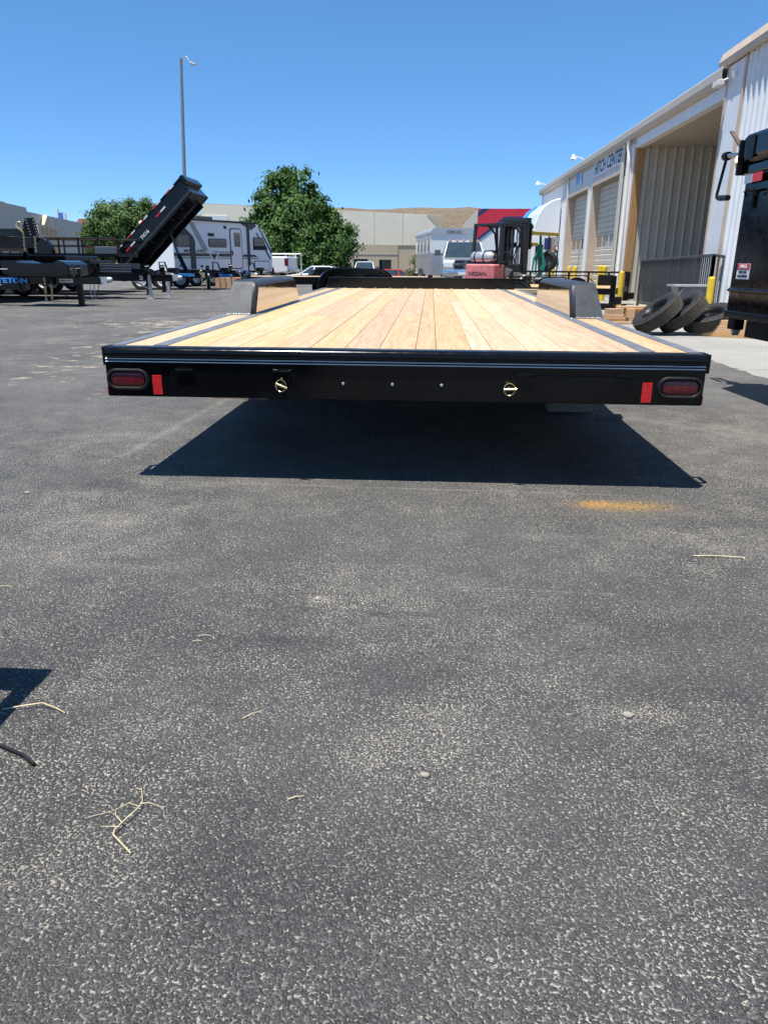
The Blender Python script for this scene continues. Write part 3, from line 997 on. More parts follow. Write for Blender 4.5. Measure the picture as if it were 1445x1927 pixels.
def shop():
    t = thing('shop_building', 'long white ribbed metal workshop with two cream roller doors and a covered bay', 'building', (5.6, 22.3, 0))
    Y = lambda y: y - 22.3
    # --- far block with two doors (Y 22.3 .. 39.3); local x=0 is the wall face
    panel_run(t, 0, Y(39.3), 0, Y(31.95), 0, 4.22, 'sheet_white', side=-1)
    panel_run(t, 0, Y(31.95), 0, Y(28.2), 3.6, 4.22, 'sheet_white', side=-1)
    panel_run(t, 0, Y(28.2), 0, Y(27.45), 0, 4.22, 'sheet_white', side=-1, pitch=0.36, pw=0.75)
    panel_run(t, 0, Y(27.45), 0, Y(23.75), 3.6, 4.22, 'sheet_white', side=-1)
    panel_run(t, 0, Y(23.75), 0, Y(22.42), 0, 4.22, 'sheet_white', side=-1, pitch=0.5, pw=1.3)
    panel_run(t, 4.5, Y(39.3), 0.02, Y(39.3), 0, 4.22, 'sheet_white', side=1)
    for ya, yb in ((23.75, 27.45), (28.2, 31.95)):
        tr = MB()
        tr.box(-0.045, 0.0, Y(ya) - 0.06, Y(yb) + 0.06, 3.5, 3.6)
        tr.build('door_header', 'trim_tan', t, bevel=0.006)
        MB().box(0.0, 0.3, Y(yb), Y(yb) + 0.05, 3.5, 4.2).build('jamb_filler', 'sheet_white', t)
        MB().box(0.0, 0.3, Y(ya) - 0.05, Y(ya), 3.5, 4.2).build('jamb_filler', 'sheet_white', t)
        MB().box(-0.04, 0.27, Y(yb), Y(yb) + 0.055, 0, 3.5).build('door_jamb', 'trim_tan', t, bevel=0.005)
        MB().box(-0.04, 0.27, Y(ya) - 0.055, Y(ya), 0, 3.5).build('door_jamb', 'door_cream', t, bevel=0.005)
        d = MB().box(0.27, 0.3, Y(ya) - 0.05, Y(yb) + 0.05, 0, 4.2).build('garage_door', 'door_cream', t)
        n = 7
        hgt = 3.5 / n
        for i in range(n):
            za, zb = i * hgt, (i + 1) * hgt - 0.012
            if i == 3:
                s = MB().box(0.245, 0.27, Y(ya) + 0.01, Y(yb) - 0.01, za, za + 0.06)
                s.box(0.245, 0.27, Y(ya) + 0.01, Y(yb) - 0.01, zb - 0.06, zb)
                m = 4
                wy = (yb - ya - 0.02) / m
                for k in range(m + 1):
                    yy = Y(ya) + 0.01 + k * wy
                    s.box(0.246, 0.27, max(yy - 0.05, Y(ya) + 0.01), min(yy + 0.05, Y(yb) - 0.01), za + 0.06, zb - 0.06)
                so = s.build('door_section', 'door_cream', d)
                for k in range(m):
                    yy = Y(ya) + 0.01 + k * wy
                    MB().box(0.256, 0.262, yy + 0.05, yy + wy - 0.05, za + 0.06, zb - 0.06).build('window_pane', 'glass_shop', d)
            else:
                s = MB()
                for q in range(3):
                    a = za + (zb - za) * q / 3
                    b = za + (zb - za) * (q + 1) / 3
                    s.prism([(0.27, a), (0.247, a + 0.012), (0.24, b - 0.03), (0.252, b), (0.27, b)], 'xz', Y(ya) + 0.01, Y(yb) - 0.01)
                s.build('door_section', 'door_cream', d)
    # eave, gutter, roof
    MB().prism([(-0.17, 4.47), (-0.17, 4.33), (-0.13, 4.235), (0.0, 4.225), (0.0, 4.25), (-0.12, 4.26), (-0.155, 4.34), (-0.155, 4.47)], 'xz', Y(15.97), Y(39.5)).build('gutter', 'gutter_tan', t, smooth=20)
    MB().prism([(-0.16, 4.473), (6.0, 5.4), (6.0, 5.44), (-0.16, 4.5)], 'xz', Y(15.99), Y(39.45)).build('roof', 'sheet_white', t)
    rr = MB()
    for k in range(76):
        y = Y(16.2) + k * 0.305
        rr.prism([(0.05, 4.535), (6.0, 5.443), (6.0, 5.475), (0.05, 4.565)], 'xz', y - 0.03, y + 0.03)
    rr.build('roof_rib', 'sheet_white', t, kind='stuff')
    MB().box(-0.035, 0.0, Y(22.36), Y(39.3), 4.12, 4.224).build('eave_trim', 'trim_tan', t, bevel=0.005)
    # --- covered bay (Y 15.95 .. 22.3)
    MB().box(-0.03, 0.16, Y(15.97), Y(22.26), 3.98, 4.222).build('bay_beam', 'sheet_white', t, bevel=0.006)
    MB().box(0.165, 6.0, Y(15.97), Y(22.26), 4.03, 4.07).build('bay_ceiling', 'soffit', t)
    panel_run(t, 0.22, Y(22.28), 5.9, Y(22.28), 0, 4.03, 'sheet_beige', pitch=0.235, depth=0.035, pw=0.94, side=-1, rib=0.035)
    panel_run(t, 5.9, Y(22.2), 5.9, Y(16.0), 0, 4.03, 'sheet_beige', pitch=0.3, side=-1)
    MB().box(0.0, 0.21, Y(22.24), Y(22.39), 0, 3.98).build('timber_post', 'timber_post', t, bevel=0.008)
    # cream pilaster and downspout beside the first door
    MB().box(-0.07, -0.034, Y(23.3), Y(23.62), 0, 4.1).build('pilaster', 'door_cream', t, bevel=0.008)
    MB().tube([(-0.1, Y(22.75), 4.28), (-0.1, Y(22.75), 4.05), (-0.09, Y(22.66), 3.85), (-0.085, Y(22.64), 3.6), (-0.085, Y(22.6), 0.25), (-0.16, Y(22.58), 0.1)], 0.055, 10).build('downspout', 'gutter_white', t, smooth=50)
    MB().tube([(-0.1, Y(31.98), 4.3), (-0.07, Y(31.98), 4.1), (-0.07, Y(31.98), 0.15)], 0.045, 10).build('downspout', 'gutter_white', t, smooth=50)
    # --- near, taller block (Y < 15.95)
    MB().box(-0.035, 0.1, Y(15.2), Y(15.93), 0, 4.5).build('corner_panel', 'sheet_white', t, bevel=0.006)
    for y in (15.93, 15.12):
        MB().box(-0.05, 0.12, Y(y) - 0.005, Y(y) + 0.075, 0, 4.5).build('corner_trim', 'trim_tan', t, bevel=0.006)
    panel_run(t, 0, Y(15.11), 0, Y(6.0), 0, 4.52, 'sheet_white', side=-1, pitch=0.235, depth=0.045, pw=0.94, rib=0.05)
    MB().box(0.1, 5.9, Y(15.86), Y(15.94), 0, 4.52).build('bay_side_wall', 'sheet_beige', t)
    MB().box(5.95, 6.0, Y(22.4), Y(39.3), 0, 5.3).build('back_wall', 'sheet_white', t)
    MB().prism([(-0.14, 4.5), (-0.16, 4.6), (-0.1, 4.76), (0.6, 4.86), (6, 5.7), (6, 5.6), (0.0, 4.53)], 'xz', Y(6.0), Y(16.22)).build('fascia', 'trim_tan', t, bevel=0.01)
    panel_run(t, 6.0, Y(6.02), 0.02, Y(6.02), 0, 4.5, 'sheet_white', side=-1)
    # floodlight on the corner
    fl = MB().box(-0.3, -0.18, Y(15.7), Y(16.0), 4.14, 4.24)
    fl.cyl((-0.2, Y(15.8), 4.22), (-0.02, Y(15.8), 4.3), 0.02)
    fl.build('floodlight', 'gutter_white', t, bevel=0.01)
    MB().cyl((-0.1, Y(15.55), 4.27), (-0.02, Y(15.55), 4.3), 0.06, 0.04).build('camera_dome', 'white_gel', t)
shop()

def wall_lamp(y, label):
    t = thing('wall_lamp', label, 'wall lamp', (5.6, y, 4.0))
    MB().tube([(-0.02, 0, 0.4), (-0.02, 0, 0.62), (-0.1, 0.0, 0.66), (-0.36, 0, 0.7)], 0.018, 8).build('bracket', 'gutter_white', t, smooth=50)
    MB().lathe([(0.0, 0.0), (0.05, 0.0), (0.07, 0.06), (0.11, 0.16), (0.15, 0.2), (0.13, 0.22), (0.0, 0.22)], 14, Matrix.Translation((-0.38, 0, 0.78)) @ Matrix.Scale(0.75, 4) @ Matrix.Rotation(R(90), 4, 'Y')).build('lamp_head', 'white_gel', t, smooth=40)
    MB().lathe([(0.0, 0.22), (0.1, 0.2), (0.09, 0.28), (0.0, 0.31)], 14, Matrix.Translation((-0.38, 0, 0.78)) @ Matrix.Scale(0.75, 4) @ Matrix.Rotation(R(90), 4, 'Y')).build('lens', 'white_paint', t, smooth=60)
wall_lamp(29.6, 'white gooseneck lamp on the shop eave above the blue initials')
wall_lamp(38.6, 'white gooseneck lamp on the far end of the shop eave')

def hitch_sign():
    t = thing('shop_sign', 'white sign board with dark block lettering above the shop door', 'sign', (5.55, 25.45, 3.62))
    MB().box(0.0, 0.02, -1.98, 1.98, 0.1, 0.66).build('board', 'white_paint', t, bevel=0.004)
    for z in (0.12, 0.615):
        MB().box(-0.003, 0.001, -1.96, 1.96, z, z + 0.018).build('border_line', 'sign_red', t)
    text('HITCH CENTER', 'ink', t, face_M((-0.003, -0.05, 0.375), (-1, 0, 0)), 0.5, width=3.75, bold=0.012, shear=0.1)
hitch_sign()
t = thing('shop_sign', 'small blue initials fixed to the white wall over the farther shop door', 'sign', (5.55, 30.0, 3.75))
MB().box(0.0, 0.012, -0.55, 0.55, 0.02, 0.46).build('board', 'sheet_white', t)
text('RV', 'blue_paint', t, face_M((-0.003, 0, 0.24), (-1, 0, 0)), 0.5, width=0.95, bold=0.03)

# railing before the covered bay
def railing():
    t = thing('railing', 'dark grey metal baluster railing before the covered bay', 'railing', (5.26, 19.27, 0))
    def run(p0, p1, h0, h1, n):
        p0, p1 = Vector(p0), Vector(p1)
        MB().bar(p0 + Vector((0, 0, h0)), p1 + Vector((0, 0, h1)), 0.05, 0.05).build('top_rail', 'railing_grey', t, bevel=0.006)
        MB().bar(p0 + Vector((0, 0, 0.1)), p1 + Vector((0, 0, 0.1)), 0.04, 0.04).build('bottom_rail', 'railing_grey', t, bevel=0.006)
        for p, h in ((p0, h0), (p1, h1)):
            MB().box(p.x - 0.025, p.x + 0.025, p.y - 0.025, p.y + 0.025, 0, h).build('post', 'railing_grey', t)
        base = None
        for i in range(1, n):
            f = i / n
            p = p0.lerp(p1, f)
            if base is None:
                base = MB().box(-0.011, 0.011, -0.011, 0.011, 0.1, h0).build('baluster', 'railing_grey', t)
                o = base
            else:
                o = put('baluster', base.data, t)
            o.location = (p.x, p.y, 0)
            if h0 != h1:
                o.scale.z = 1 - (1 - h1 / h0) * f
    run((0, 0, 0), (0.14, -4.35, 0), 1.09, 1.16, 42)
    run((0.14, -4.35, 0), (0.72, -4.4, 0), 1.16, 1.07, 7)
railing()

# bollards
def bollard(x, y, h, label, r=0.057, group=None):
    t = thing('bollard', label, 'bollard', (x, y, 0), group=group)
    MB().cyl((0, 0, 0.0), (0, 0, h - 0.03), r, n=20).build('sleeve', 'yellow_paint', t, smooth=40)
    prof = [(r, h - 0.03), (r * 0.9, h - 0.01), (r * 0.5, h), (0.001, h + 0.003)]
    MB().lathe([(a, b) for a, b in prof], 20, Matrix.Rotation(R(-90), 4, 'Y')).build('cap', 'yellow_paint', t, smooth=50)
bollard(4.43, 17.76, 0.84, 'yellow steel bollard beside the tail light of the rail trailer')
bollard(4.86, 13.4, 0.79, 'yellow steel bollard standing right behind the leaning tyres')
bollard(5.05, 22.75, 0.97, 'yellow bollard of the close pair, the one nearer the shop door jamb', r=0.075)
bollard(5.05, 22.25, 0.96, 'yellow bollard of the close pair, the one nearer the covered bay', r=0.075)
bollard(5.05, 26.6, 0.93, 'yellow bollard before the white pier between the two shop doors', r=0.075)
bollard(5.0, 27.4, 0.93, 'yellow bollard by the far jamb of the nearer door', r=0.07)
bollard(4.95, 30.6, 0.9, 'yellow bollard beyond the hanging straps at the farther door', r=0.07)

# steel stand behind the tyres
t = thing('steel_stand', 'blue grey steel work stand with flat plate top behind the tyres', 'steel stand', (4.92, 14.6, 0))
MB().box(-0.36, 0.33, -0.25, 0.25, 0.6, 0.635).build('top_plate', 'galvanised', t, bevel=0.004)
MB().prism([(-0.3, 0.6), (0.3, 0.6), (0.24, 0.28), (-0.16, 0.28)], 'xz', -0.2, 0.2).build('body', 'steel_grey', t, bevel=0.01)
for sx in (-0.26, 0.26):
    for sy in (-0.18, 0.18):
        MB().bar((sx * 0.6, sy, 0.3), (sx * 1.25, sy * 1.2, 0.0), 0.05, 0.05).build('leg', 'steel_grey', t)
MB().bar((-0.2, -0.21, 0.59), (-0.31, -0.24, 0.4), 0.07, 0.02).build('gusset', 'steel_grey', t)

# tyres leaning in a row
def spare_tyre(center, axis, label, r=0.365, w=0.2, spin=0):
    ax = Vector(axis).normalized()
    q = Vector((1, 0, 0)).rotation_difference(ax)
    t = thing('spare_tyre', label, 'tyre', (center[0], center[1], 0), group='spare tyres leaning in a row')
    M = Matrix.Translation((0, 0, center[2])) @ q.to_matrix().to_4x4() @ Matrix.Rotation(spin, 4, 'X')
    h = w / 2
    prof = [(r * 0.56, -h * 0.72), (r * 0.6, -h * 0.9), (r * 0.7, -h), (r * 0.84, -h * 1.02), (r * 0.93, -h * 0.93), (r * 0.972, -h * 0.82), (r * 0.972, h * 0.82), (r * 0.93, h * 0.93), (r * 0.84, h * 1.02), (r * 0.7, h), (r * 0.6, h * 0.9), (r * 0.56, h * 0.72)]
    MB().lathe(prof, 44, M, closed=True).build('carcass', 'rubber', t, smooth=35)
    tb = MB()
    n = 80
    for j in range(n):
        a = 2 * math.pi * j / n
        for k, xc in enumerate((-0.72, -0.36, 0.0, 0.36, 0.72)):
            off = (0.03 if k % 2 else 0.0)
            Mr = M @ Matrix.Rotation(a + off, 4, 'X')
            xw = 0.135 * h
            tb.box(xc * h - xw, xc * h + xw, -0.0118, 0.0098, r * 0.9, r * (1.0 - 0.012 * abs(xc)), Mr)
    tb.build('tread_blocks', 'rubber_dusty', t, kind='stuff')
    rm = MB().lathe([(0.0, h * 0.2), (r * 0.17, h * 0.2), (r * 0.2, h * 0.05), (r * 0.44, h * 0.12), (r * 0.5, h * 0.55), (r * 0.57, h * 0.74), (r * 0.57, -h * 0.7), (r * 0.5, -h * 0.5), (0.0, -h * 0.2)], 32, M)
    rm.build('rim', 'black_satin', t, smooth=35)
    for j in range(6):
        a = 2 * math.pi * j / 6
        Mr = M @ Matrix.Rotation(a, 4, 'X')
        MB().add([Mr @ Vector(p) for p in ((h * 0.13, -0.014, r * 0.3), (h * 0.13, 0.014, r * 0.3), (h * 0.13, 0.014, r * 0.36), (h * 0.13, -0.014, r * 0.36), (h * 0.17, -0.012, r * 0.305), (h * 0.17, 0.012, r * 0.305), (h * 0.17, 0.012, r * 0.355), (h * 0.17, -0.012, r * 0.355))], [(0, 1, 2, 3), (4, 5, 6, 7), (0, 1, 5, 4), (1, 2, 6, 5), (2, 3, 7, 6), (3, 0, 4, 7)]).build('rim_slot', 'dark_void', t)
spare_tyre((3.38, 11.28, 0.305), (-0.64, -0.06, 0.76), 'black trailer tyre leaning over, outermost of the three away from the steel stand', spin=0.3)
spare_tyre((3.75, 11.34, 0.315), (-0.64, -0.06, 0.75), 'black trailer tyre leaning between two others', spin=0.8)
spare_tyre((4.14, 11.3, 0.245), (-0.3, -0.2, 0.93), 'black trailer tyre lying flattest of the three, beside the lumber cribbing', spin=0.1)

# lumber
def board_pile(name, label, cat, loc, rz, boards, m='lumber'):
    t = thing(name, label, cat, loc, rz)
    for (x0, x1, y0, y1, z0, z1) in boards:
        MB().box(x0, x1, y0, y1, z0, z1).build('board', m, t, bevel=0.004)
board_pile('lumber_cribbing', 'short orange brown lumber beams stacked on the concrete beside the tyres', 'lumber', (4.42, 10.9, 0), R(-30),
           [(-0.45, 0.34, -0.1, 0.1, 0.006, 0.085), (-0.43, 0.33, -0.095, 0.1, 0.087, 0.165), (-0.45, 0.1, -0.09, 0.1, 0.167, 0.24)])
board_pile('wood_offcuts', 'jumbled pile of short pallet wood pieces beyond the leaning tyres', 'lumber', (3.55, 13.6, 0), R(12),
           [(-0.45, -0.12, -0.2, 0.0, 0.0, 0.09), (-0.44, -0.14, -0.19, 0.0, 0.092, 0.16), (-0.43, -0.15, -0.18, -0.01, 0.162, 0.25), (-0.05, 0.3, -0.2, -0.08, 0.0, 0.1), (-0.2, 0.45, -0.1, 0.05, 0.252, 0.29),
            (-0.07, 0.05, -0.2, 0.2, 0.1, 0.25), (-0.6, 0.5, -0.45, -0.36, 0.0, 0.05), (0.1, 0.55, 0.1, 0.25, 0.0, 0.2), (0.0, 0.6, 0.08, 0.2, 0.201, 0.24)])

# ================================================================ NEAR DUMP TRAILER AT THE RIGHT (its side faces the camera)
def side_dump():
    rz = math.atan2(0.047, -1.0) - math.atan2(0, 1.0)
    t = thing('dump_trailer', 'black high sided dump trailer with red danger sticker and tarp crank', 'trailer', (2.365, 6.12, 0))
    t.rotation_euler = (0, 0, R(2.7))
    # local: side face at x=0, trailer goes to +x, runs towards -y
    LN, WD = 4.4, 2.1
    MB().box(0.0, 0.045, -LN, 0, 0.62, 1.66).build('side_panel', 'black_gloss', t, bevel=0.006)
    MB().box(WD - 0.045, WD, -LN, 0, 0.62, 1.66).build('side_panel', 'black_gloss', t, bevel=0.006)
    MB().box(0.046, WD - 0.046, -0.045, -0.002, 0.63, 1.66).build('end_panel', 'black_gloss', t, bevel=0.006)
    MB().box(0.046, WD - 0.046, -LN, -0.05, 0.63, 0.67).build('bed_floor', 'black_satin', t)
    MB().prism([(-0.02, 0.785), (0.0, 0.80), (0.0, 0.765), (-0.02, 0.775)], 'xz', -LN, 0).build('side_ridge', 'black_gloss', t)
    MB().box(-0.025, 0.06, -LN, 0.01, 1.6, 1.665).build('top_rail', 'black_gloss', t, bevel=0.008)
    MB().box(-0.02, 0.05, -LN, 0.0, 0.575, 0.63).build('bottom_rail', 'black_gloss', t, bevel=0.006)
    # tarp shroud across the end and along the side
    MB().prism([(-0.02, 1.67), (-0.05, 1.72), (-0.05, 1.84), (-0.02, 1.875), (0.2, 1.9), (0.2, 1.67)], 'xz', -LN, 0.02).build('tarp_shroud', 'black_gloss', t, bevel=0.01)
    MB().box(-0.06, -0.051, -0.18, -0.06, 1.69, 1.85).build('shroud_strap', 'black_satin', t)
    MB().box(-0.07, 0.12, 0.021, 0.045, 1.6, 1.84).build('shroud_end_plate', 'black_satin', t, bevel=0.006)
    # crank with ratchet at the end
    MB().cyl((0.0, 0.04, 1.75), (-0.02, 0.34, 1.77), 0.017, n=10).build('crank_shaft', 'zinc', t, smooth=40)
    MB().cyl((-0.02, 0.07, 1.72), (0.02, 0.13, 1.66), 0.05, n=12).build('ratchet', 'brass', t, smooth=40)
    MB().bar((-0.02, 0.09, 1.79), (-0.05, 0.25, 1.93), 0.035, 0.012).build('ratchet_lever', 'bark', t)
    cr = MB().tube([(-0.02, 0.34, 1.80), (-0.02, 0.36, 1.74), (-0.03, 0.42, 1.5), (-0.03, 0.41, 1.475), (-0.03, 0.36, 1.47)], 0.012, 8)
    cr.cyl((-0.02, 0.32, 1.77), (-0.02, 0.385, 1.775), 0.032, n=10)
    cr.build('crank_handle', 'black_satin', t, smooth=40)
    MB().cyl((-0.03, 0.36, 1.47), (-0.03, 0.2, 1.46), 0.022, n=10).build('crank_grip', 'rubber_new', t, smooth=40)
    # reflective tape
    MB().box(-0.0275, -0.0255, -0.16, -0.04, 1.535, 1.595).build('tape', 'white_tape', t)
    MB().box(-0.0275, -0.0255, -0.31, -0.162, 1.535, 1.595).build('tape', 'red_reflector', t)
    # rope hook
    hk = MB().tube([(-0.03, -0.27, 1.44), (-0.05, -0.265, 1.475), (-0.045, -0.22, 1.485), (-0.02, -0.195, 1.475)], 0.009, 8)
    hk.tube([(-0.03, -0.12, 1.44), (-0.05, -0.125, 1.475), (-0.045, -0.17, 1.485), (-0.02, -0.195, 1.475)], 0.009, 8)
    hk.tube([(-0.012, -0.195, 1.48), (-0.012, -0.195, 1.36)], 0.012, 8)
    hk.build('tarp_hook', 'black_satin', t, smooth=50)
    # danger sticker
    s = MB().box(-0.004, 0.0005, -0.29, -0.09, 0.865, 0.975).build('danger_sticker', 'white_tape', t)
    s['label'] = 'white sticker with red danger heading'
    MB().box(-0.0055, -0.0035, -0.288, -0.092, 0.932, 0.973).build('heading_band', 'sign_red', s)
    text('DANGER', 'white_tape', s, face_M((-0.0065, -0.19, 0.953), (-1, 0, 0)), 0.034, width=0.12, bold=0.001)
    text('STAND CLEAR', 'ink', s, face_M((-0.005, -0.19, 0.914), (-1, 0, 0)), 0.022, width=0.13, bold=0.001)
    text('WHILE OPERATING', 'ink', s, face_M((-0.005, -0.19, 0.885), (-1, 0, 0)), 0.022, width=0.16, bold=0.001)
    # frame, jack leg stub, axles
    for x in (0.45, WD - 0.55):
        MB().box(x, x + 0.1, -LN, 0.02, 0.45, 0.615).build('frame_beam', 'black_satin', t)
    MB().box(0.03, 0.36, -LN, -0.3, 0.45, 0.573).build('lower_sill', 'black_satin', t)
    MB().box(0.0, 0.08, -0.17, -0.05, 0.49, 0.574).build('stabiliser_leg', 'black_satin', t, bevel=0.008)
    MB().prism([(-0.145, 0.49), (-0.085, 0.49), (-0.115, 0.445)], 'yz', 0.02, 0.07).build('leg_tip', 'zinc', t)
    for y in (-2.6, -3.5):
        MB().cyl((0.1, y, 0.38), (WD - 0.1, y, 0.38), 0.04).build('axle', 'black_satin', t)
        wheel(t, 0.22, y, 0.38, r=0.38, w=0.22, side=-1, rim='white_gel')
        wheel(t, WD - 0.22, y, 0.38, r=0.38, w=0.22, side=1, rim='white_gel')
side_dump()

# ================================================================ TRAILER STANDING JUST OUTSIDE THE FRAME (its shadow shows)
def side_flatbed():
    t = thing('flatbed_trailer', 'black flatbed trailer with rub rail whose corner shadow crosses the asphalt', 'trailer', (-1.0, 1.43, 0))
    MB().box(-2.2, -0.13, -5.0, -0.02, 0.52, 0.58).build('deck', 'old_wood', t)
    MB().box(-2.3, 0.0, -0.075, 0.0, 0.47, 0.6).build('rear_rail', 'black_satin', t)
    MB().box(-0.036, -0.002, -5.0, -0.08, 0.52, 0.6).build('rub_rail', 'black_satin', t)
    MB().box(-0.16, -0.125, -5.0, -0.08, 0.46, 0.6).build('side_beam', 'black_satin', t)
    for k in range(8):
        y = -0.175 - k * 0.6
        MB().box(-0.125, -0.03, y - 0.09, y, 0.5, 0.6).build('stake_pocket', 'black_satin', t)
    for y in (-2.4, -3.3):
        for x in (-0.35, -1.95):
            wheel(t, x, y, 0.36, r=0.36, w=0.2, side=1, rim='grey_plastic')
    MB().box(-1.6, -1.5, -5, -0.08, 0.34, 0.515).build('frame_beam', 'black_satin', t)
    MB().box(-0.8, -0.7, -5, -0.08, 0.34, 0.515).build('frame_beam', 'black_satin', t)
side_flatbed()

# ================================================================ LEFT: ROW OF PARKED TRAILERS (tongues point to +x)
def chain_mb(mb, top, ln, link=0.06, r=0.008, sway=0.02, seed=0):
    rnd = random.Random(seed)
    n = max(2, int(ln / (link * 0.72)))
    for i in range(n):
        z = top[2] - i * link * 0.72
        x = top[0] + sway * math.sin(i * 0.5 + seed) * i / n
        a = 0 if i % 2 else math.pi / 2
        pts = []
        for k in range(10):
            t = 2 * math.pi * k / 10
            u, v = 0.017 * math.cos(t), link * 0.5 * math.sin(t)
            pts.append((x + u * math.cos(a), top[1] + u * math.sin(a), z + v))
        mb.tube(pts, r, 5, closed=True)
    return mb

def hook_mb(mb, p, s=1.0):
    x, y, z = p
    pts = [(x + s * 0.01, y, z - s * 0.06), (x, y, z - s * 0.02), (x - s * 0.05, y, z + s * 0.0), (x - s * 0.075, y, z + s * 0.05), (x - s * 0.05, y, z + s * 0.1), (x - s * 0.0, y, z + s * 0.105), (x + s * 0.02, y, z + s * 0.07)]
    mb.tube(pts, [0.02 * s, 0.022 * s, 0.024 * s, 0.024 * s, 0.022 * s, 0.018 * s, 0.008 * s], 8)
    return mb

def tongue_trailer(label, x, y, length=4.5, body=None, z0=0.48, z1=0.63, text_x=None, deep=None, chain=None, leg=None, name='equipment_trailer', wheels=True, gal_legs=False, sticker=None, width=2.0, coupler=True, group='trailers parked in the left row', zt=0.56, th=0.14, tw=0.62):
    """local origin under the coupler; tongue points to +x"""
    t = thing(name, label, 'trailer', (x, y, 0), group=group)
    tg = MB()
    tg.box(-length, -0.1, -0.09, 0.09, z0, z1)
    tg.build('tongue', 'black_gloss', t, bevel=0.006)
    for s in ((-1, 1) if text_x is None else ()):
        MB().bar((-1.0, s * 0.05, (z0 + z1) / 2), (-2.6, s * 0.8, (z0 + z1) / 2), 0.07, z1 - z0 - 0.01).build('tongue_brace', 'black_satin', t)
    if coupler:
        c = MB().box(-0.12, 0.05, -0.05, 0.05, z0 + 0.02, z1 + 0.01)
        c.lathe([(0.0, 0.0), (0.05, 0.0), (0.065, 0.05), (0.05, 0.11), (0.0, 0.12)], 12, Matrix.Translation((0.04, 0, z0 + 0.1)))
        c.build('coupler', 'galvanised', t, smooth=40)
    # deck and frame behind
    bx0, bx1 = -length - 1.6, -2.5
    if body:
        bx0, bx1 = body
    fr = MB()
    for s in (-1, 1):
        fr.box(bx0, bx1, s * width / 2 - 0.04, s * width / 2 + 0.04, z0 - 0.03, z1 + 0.02)
    fr.box(bx1 - 0.08, bx1, -width / 2 + 0.041, width / 2 - 0.041, z0 - 0.03, z1 + 0.019)
    fr.box(bx0, bx0 + 0.08, -width / 2 + 0.041, width / 2 - 0.041, z0 - 0.03, z1 + 0.019)
    fr.build('frame', 'black_satin', t)
    if wheels:
        xc = bx0 + (bx1 - bx0) * 0.4
        for dx in (-0.42, 0.42):
            for s in (-1, 1):
                wheel(t, xc + dx, s * (width / 2 + 0.02), 0.35, r=0.35, w=0.2, side=s, rim='white_gel', axis='y')
    if deep:
        MB().box(deep[0], deep[1], -0.12, 0.12, 0.35, z1 + 0.004).build('tongue_box', 'black_gloss', t, bevel=0.01)
    if text_x is not None:
        text('TETON', 'logo_blue', t, face_M((text_x, -0.125 if deep else -0.0935, zt), (0, -1, 0)), th, width=tw, bold=0.006)
        MB().box(text_x - tw * 0.5, text_x - tw * 0.36, -0.0935 - (0.031 if deep else 0), -0.09 - (0.03 if deep else 0), zt - th * 0.62, zt - th * 0.55).build('logo_bar', 'white_tape', t)
    if chain is not None:
        cx, cz = chain
        pl = MB().box(cx + 0.1, cx + 0.2, -0.16, -0.1, cz - 0.25, cz + 0.08).build('hitch_plate', 'black_satin', t, bevel=0.006)
        c = hook_mb(MB(), (cx, -0.15, cz - 0.05), 1.0)
        c.build('safety_hook', 'brass', t, smooth=50)
        for k, (dx, ln) in enumerate(((0.0, cz - 0.16), (0.14, cz - 0.32))):
            top = (cx + dx, -0.17, cz - 0.1 - 0.14 * k)
            chain_mb(MB(), top, ln, seed=k).build('safety_chain', 'brass', t, smooth=60)
    if leg is not None:
        lg = MB().box(leg - 0.055, leg + 0.055, -0.055, 0.055, 0.03, z1 + 0.25)
        lg.build('jack_leg', 'black_satin', t, bevel=0.005)
        MB().box(leg - 0.09, leg + 0.09, -0.09, 0.09, 0.0, 0.03).build('jack_foot', 'black_satin', t)
        MB().tube([(leg, -0.05, z1 + 0.18), (leg, -0.16, z1 + 0.18), (leg + 0.14, -0.17, z1 + 0.2), (leg + 0.14, -0.22, z1 + 0.2)], 0.011, 6).build('jack_handle', 'zinc', t, smooth=40)
    if gal_legs:
        for yy in (-0.15, 1.35):
            g = MB()
            g.box(-0.75, -0.67, yy - 0.04, yy + 0.04, 0.02, z1)
            g.box(-0.81, -0.61, yy - 0.09, yy + 0.09, 0, 0.02)
            g.build('jack_leg', 'galvanised', t, bevel=0.004)
        MB().bar((-0.75, -0.15, 0.28), (-1.2, -0.1, 0.47), 0.03, 0.03).build('jack_brace', 'zinc', t)
    if sticker is not None:
        s = MB().box(sticker - 0.155, sticker + 0.155, -0.0945, -0.0905, z0 + 0.035, z1 - 0.035).build('sticker', 'white_tape', t)
        for col_, xa in (('ink', -0.135), ('sign_red', 0.005)):
            pr = MB()
            for q in range(6):
                pr.box(sticker + xa + q * 0.021, sticker + xa + q * 0.021 + 0.015, -0.0965, -0.094, (z0 + z1) / 2 - 0.02, (z0 + z1) / 2 + 0.02)
            pr.build('print', col_, s)
    return t

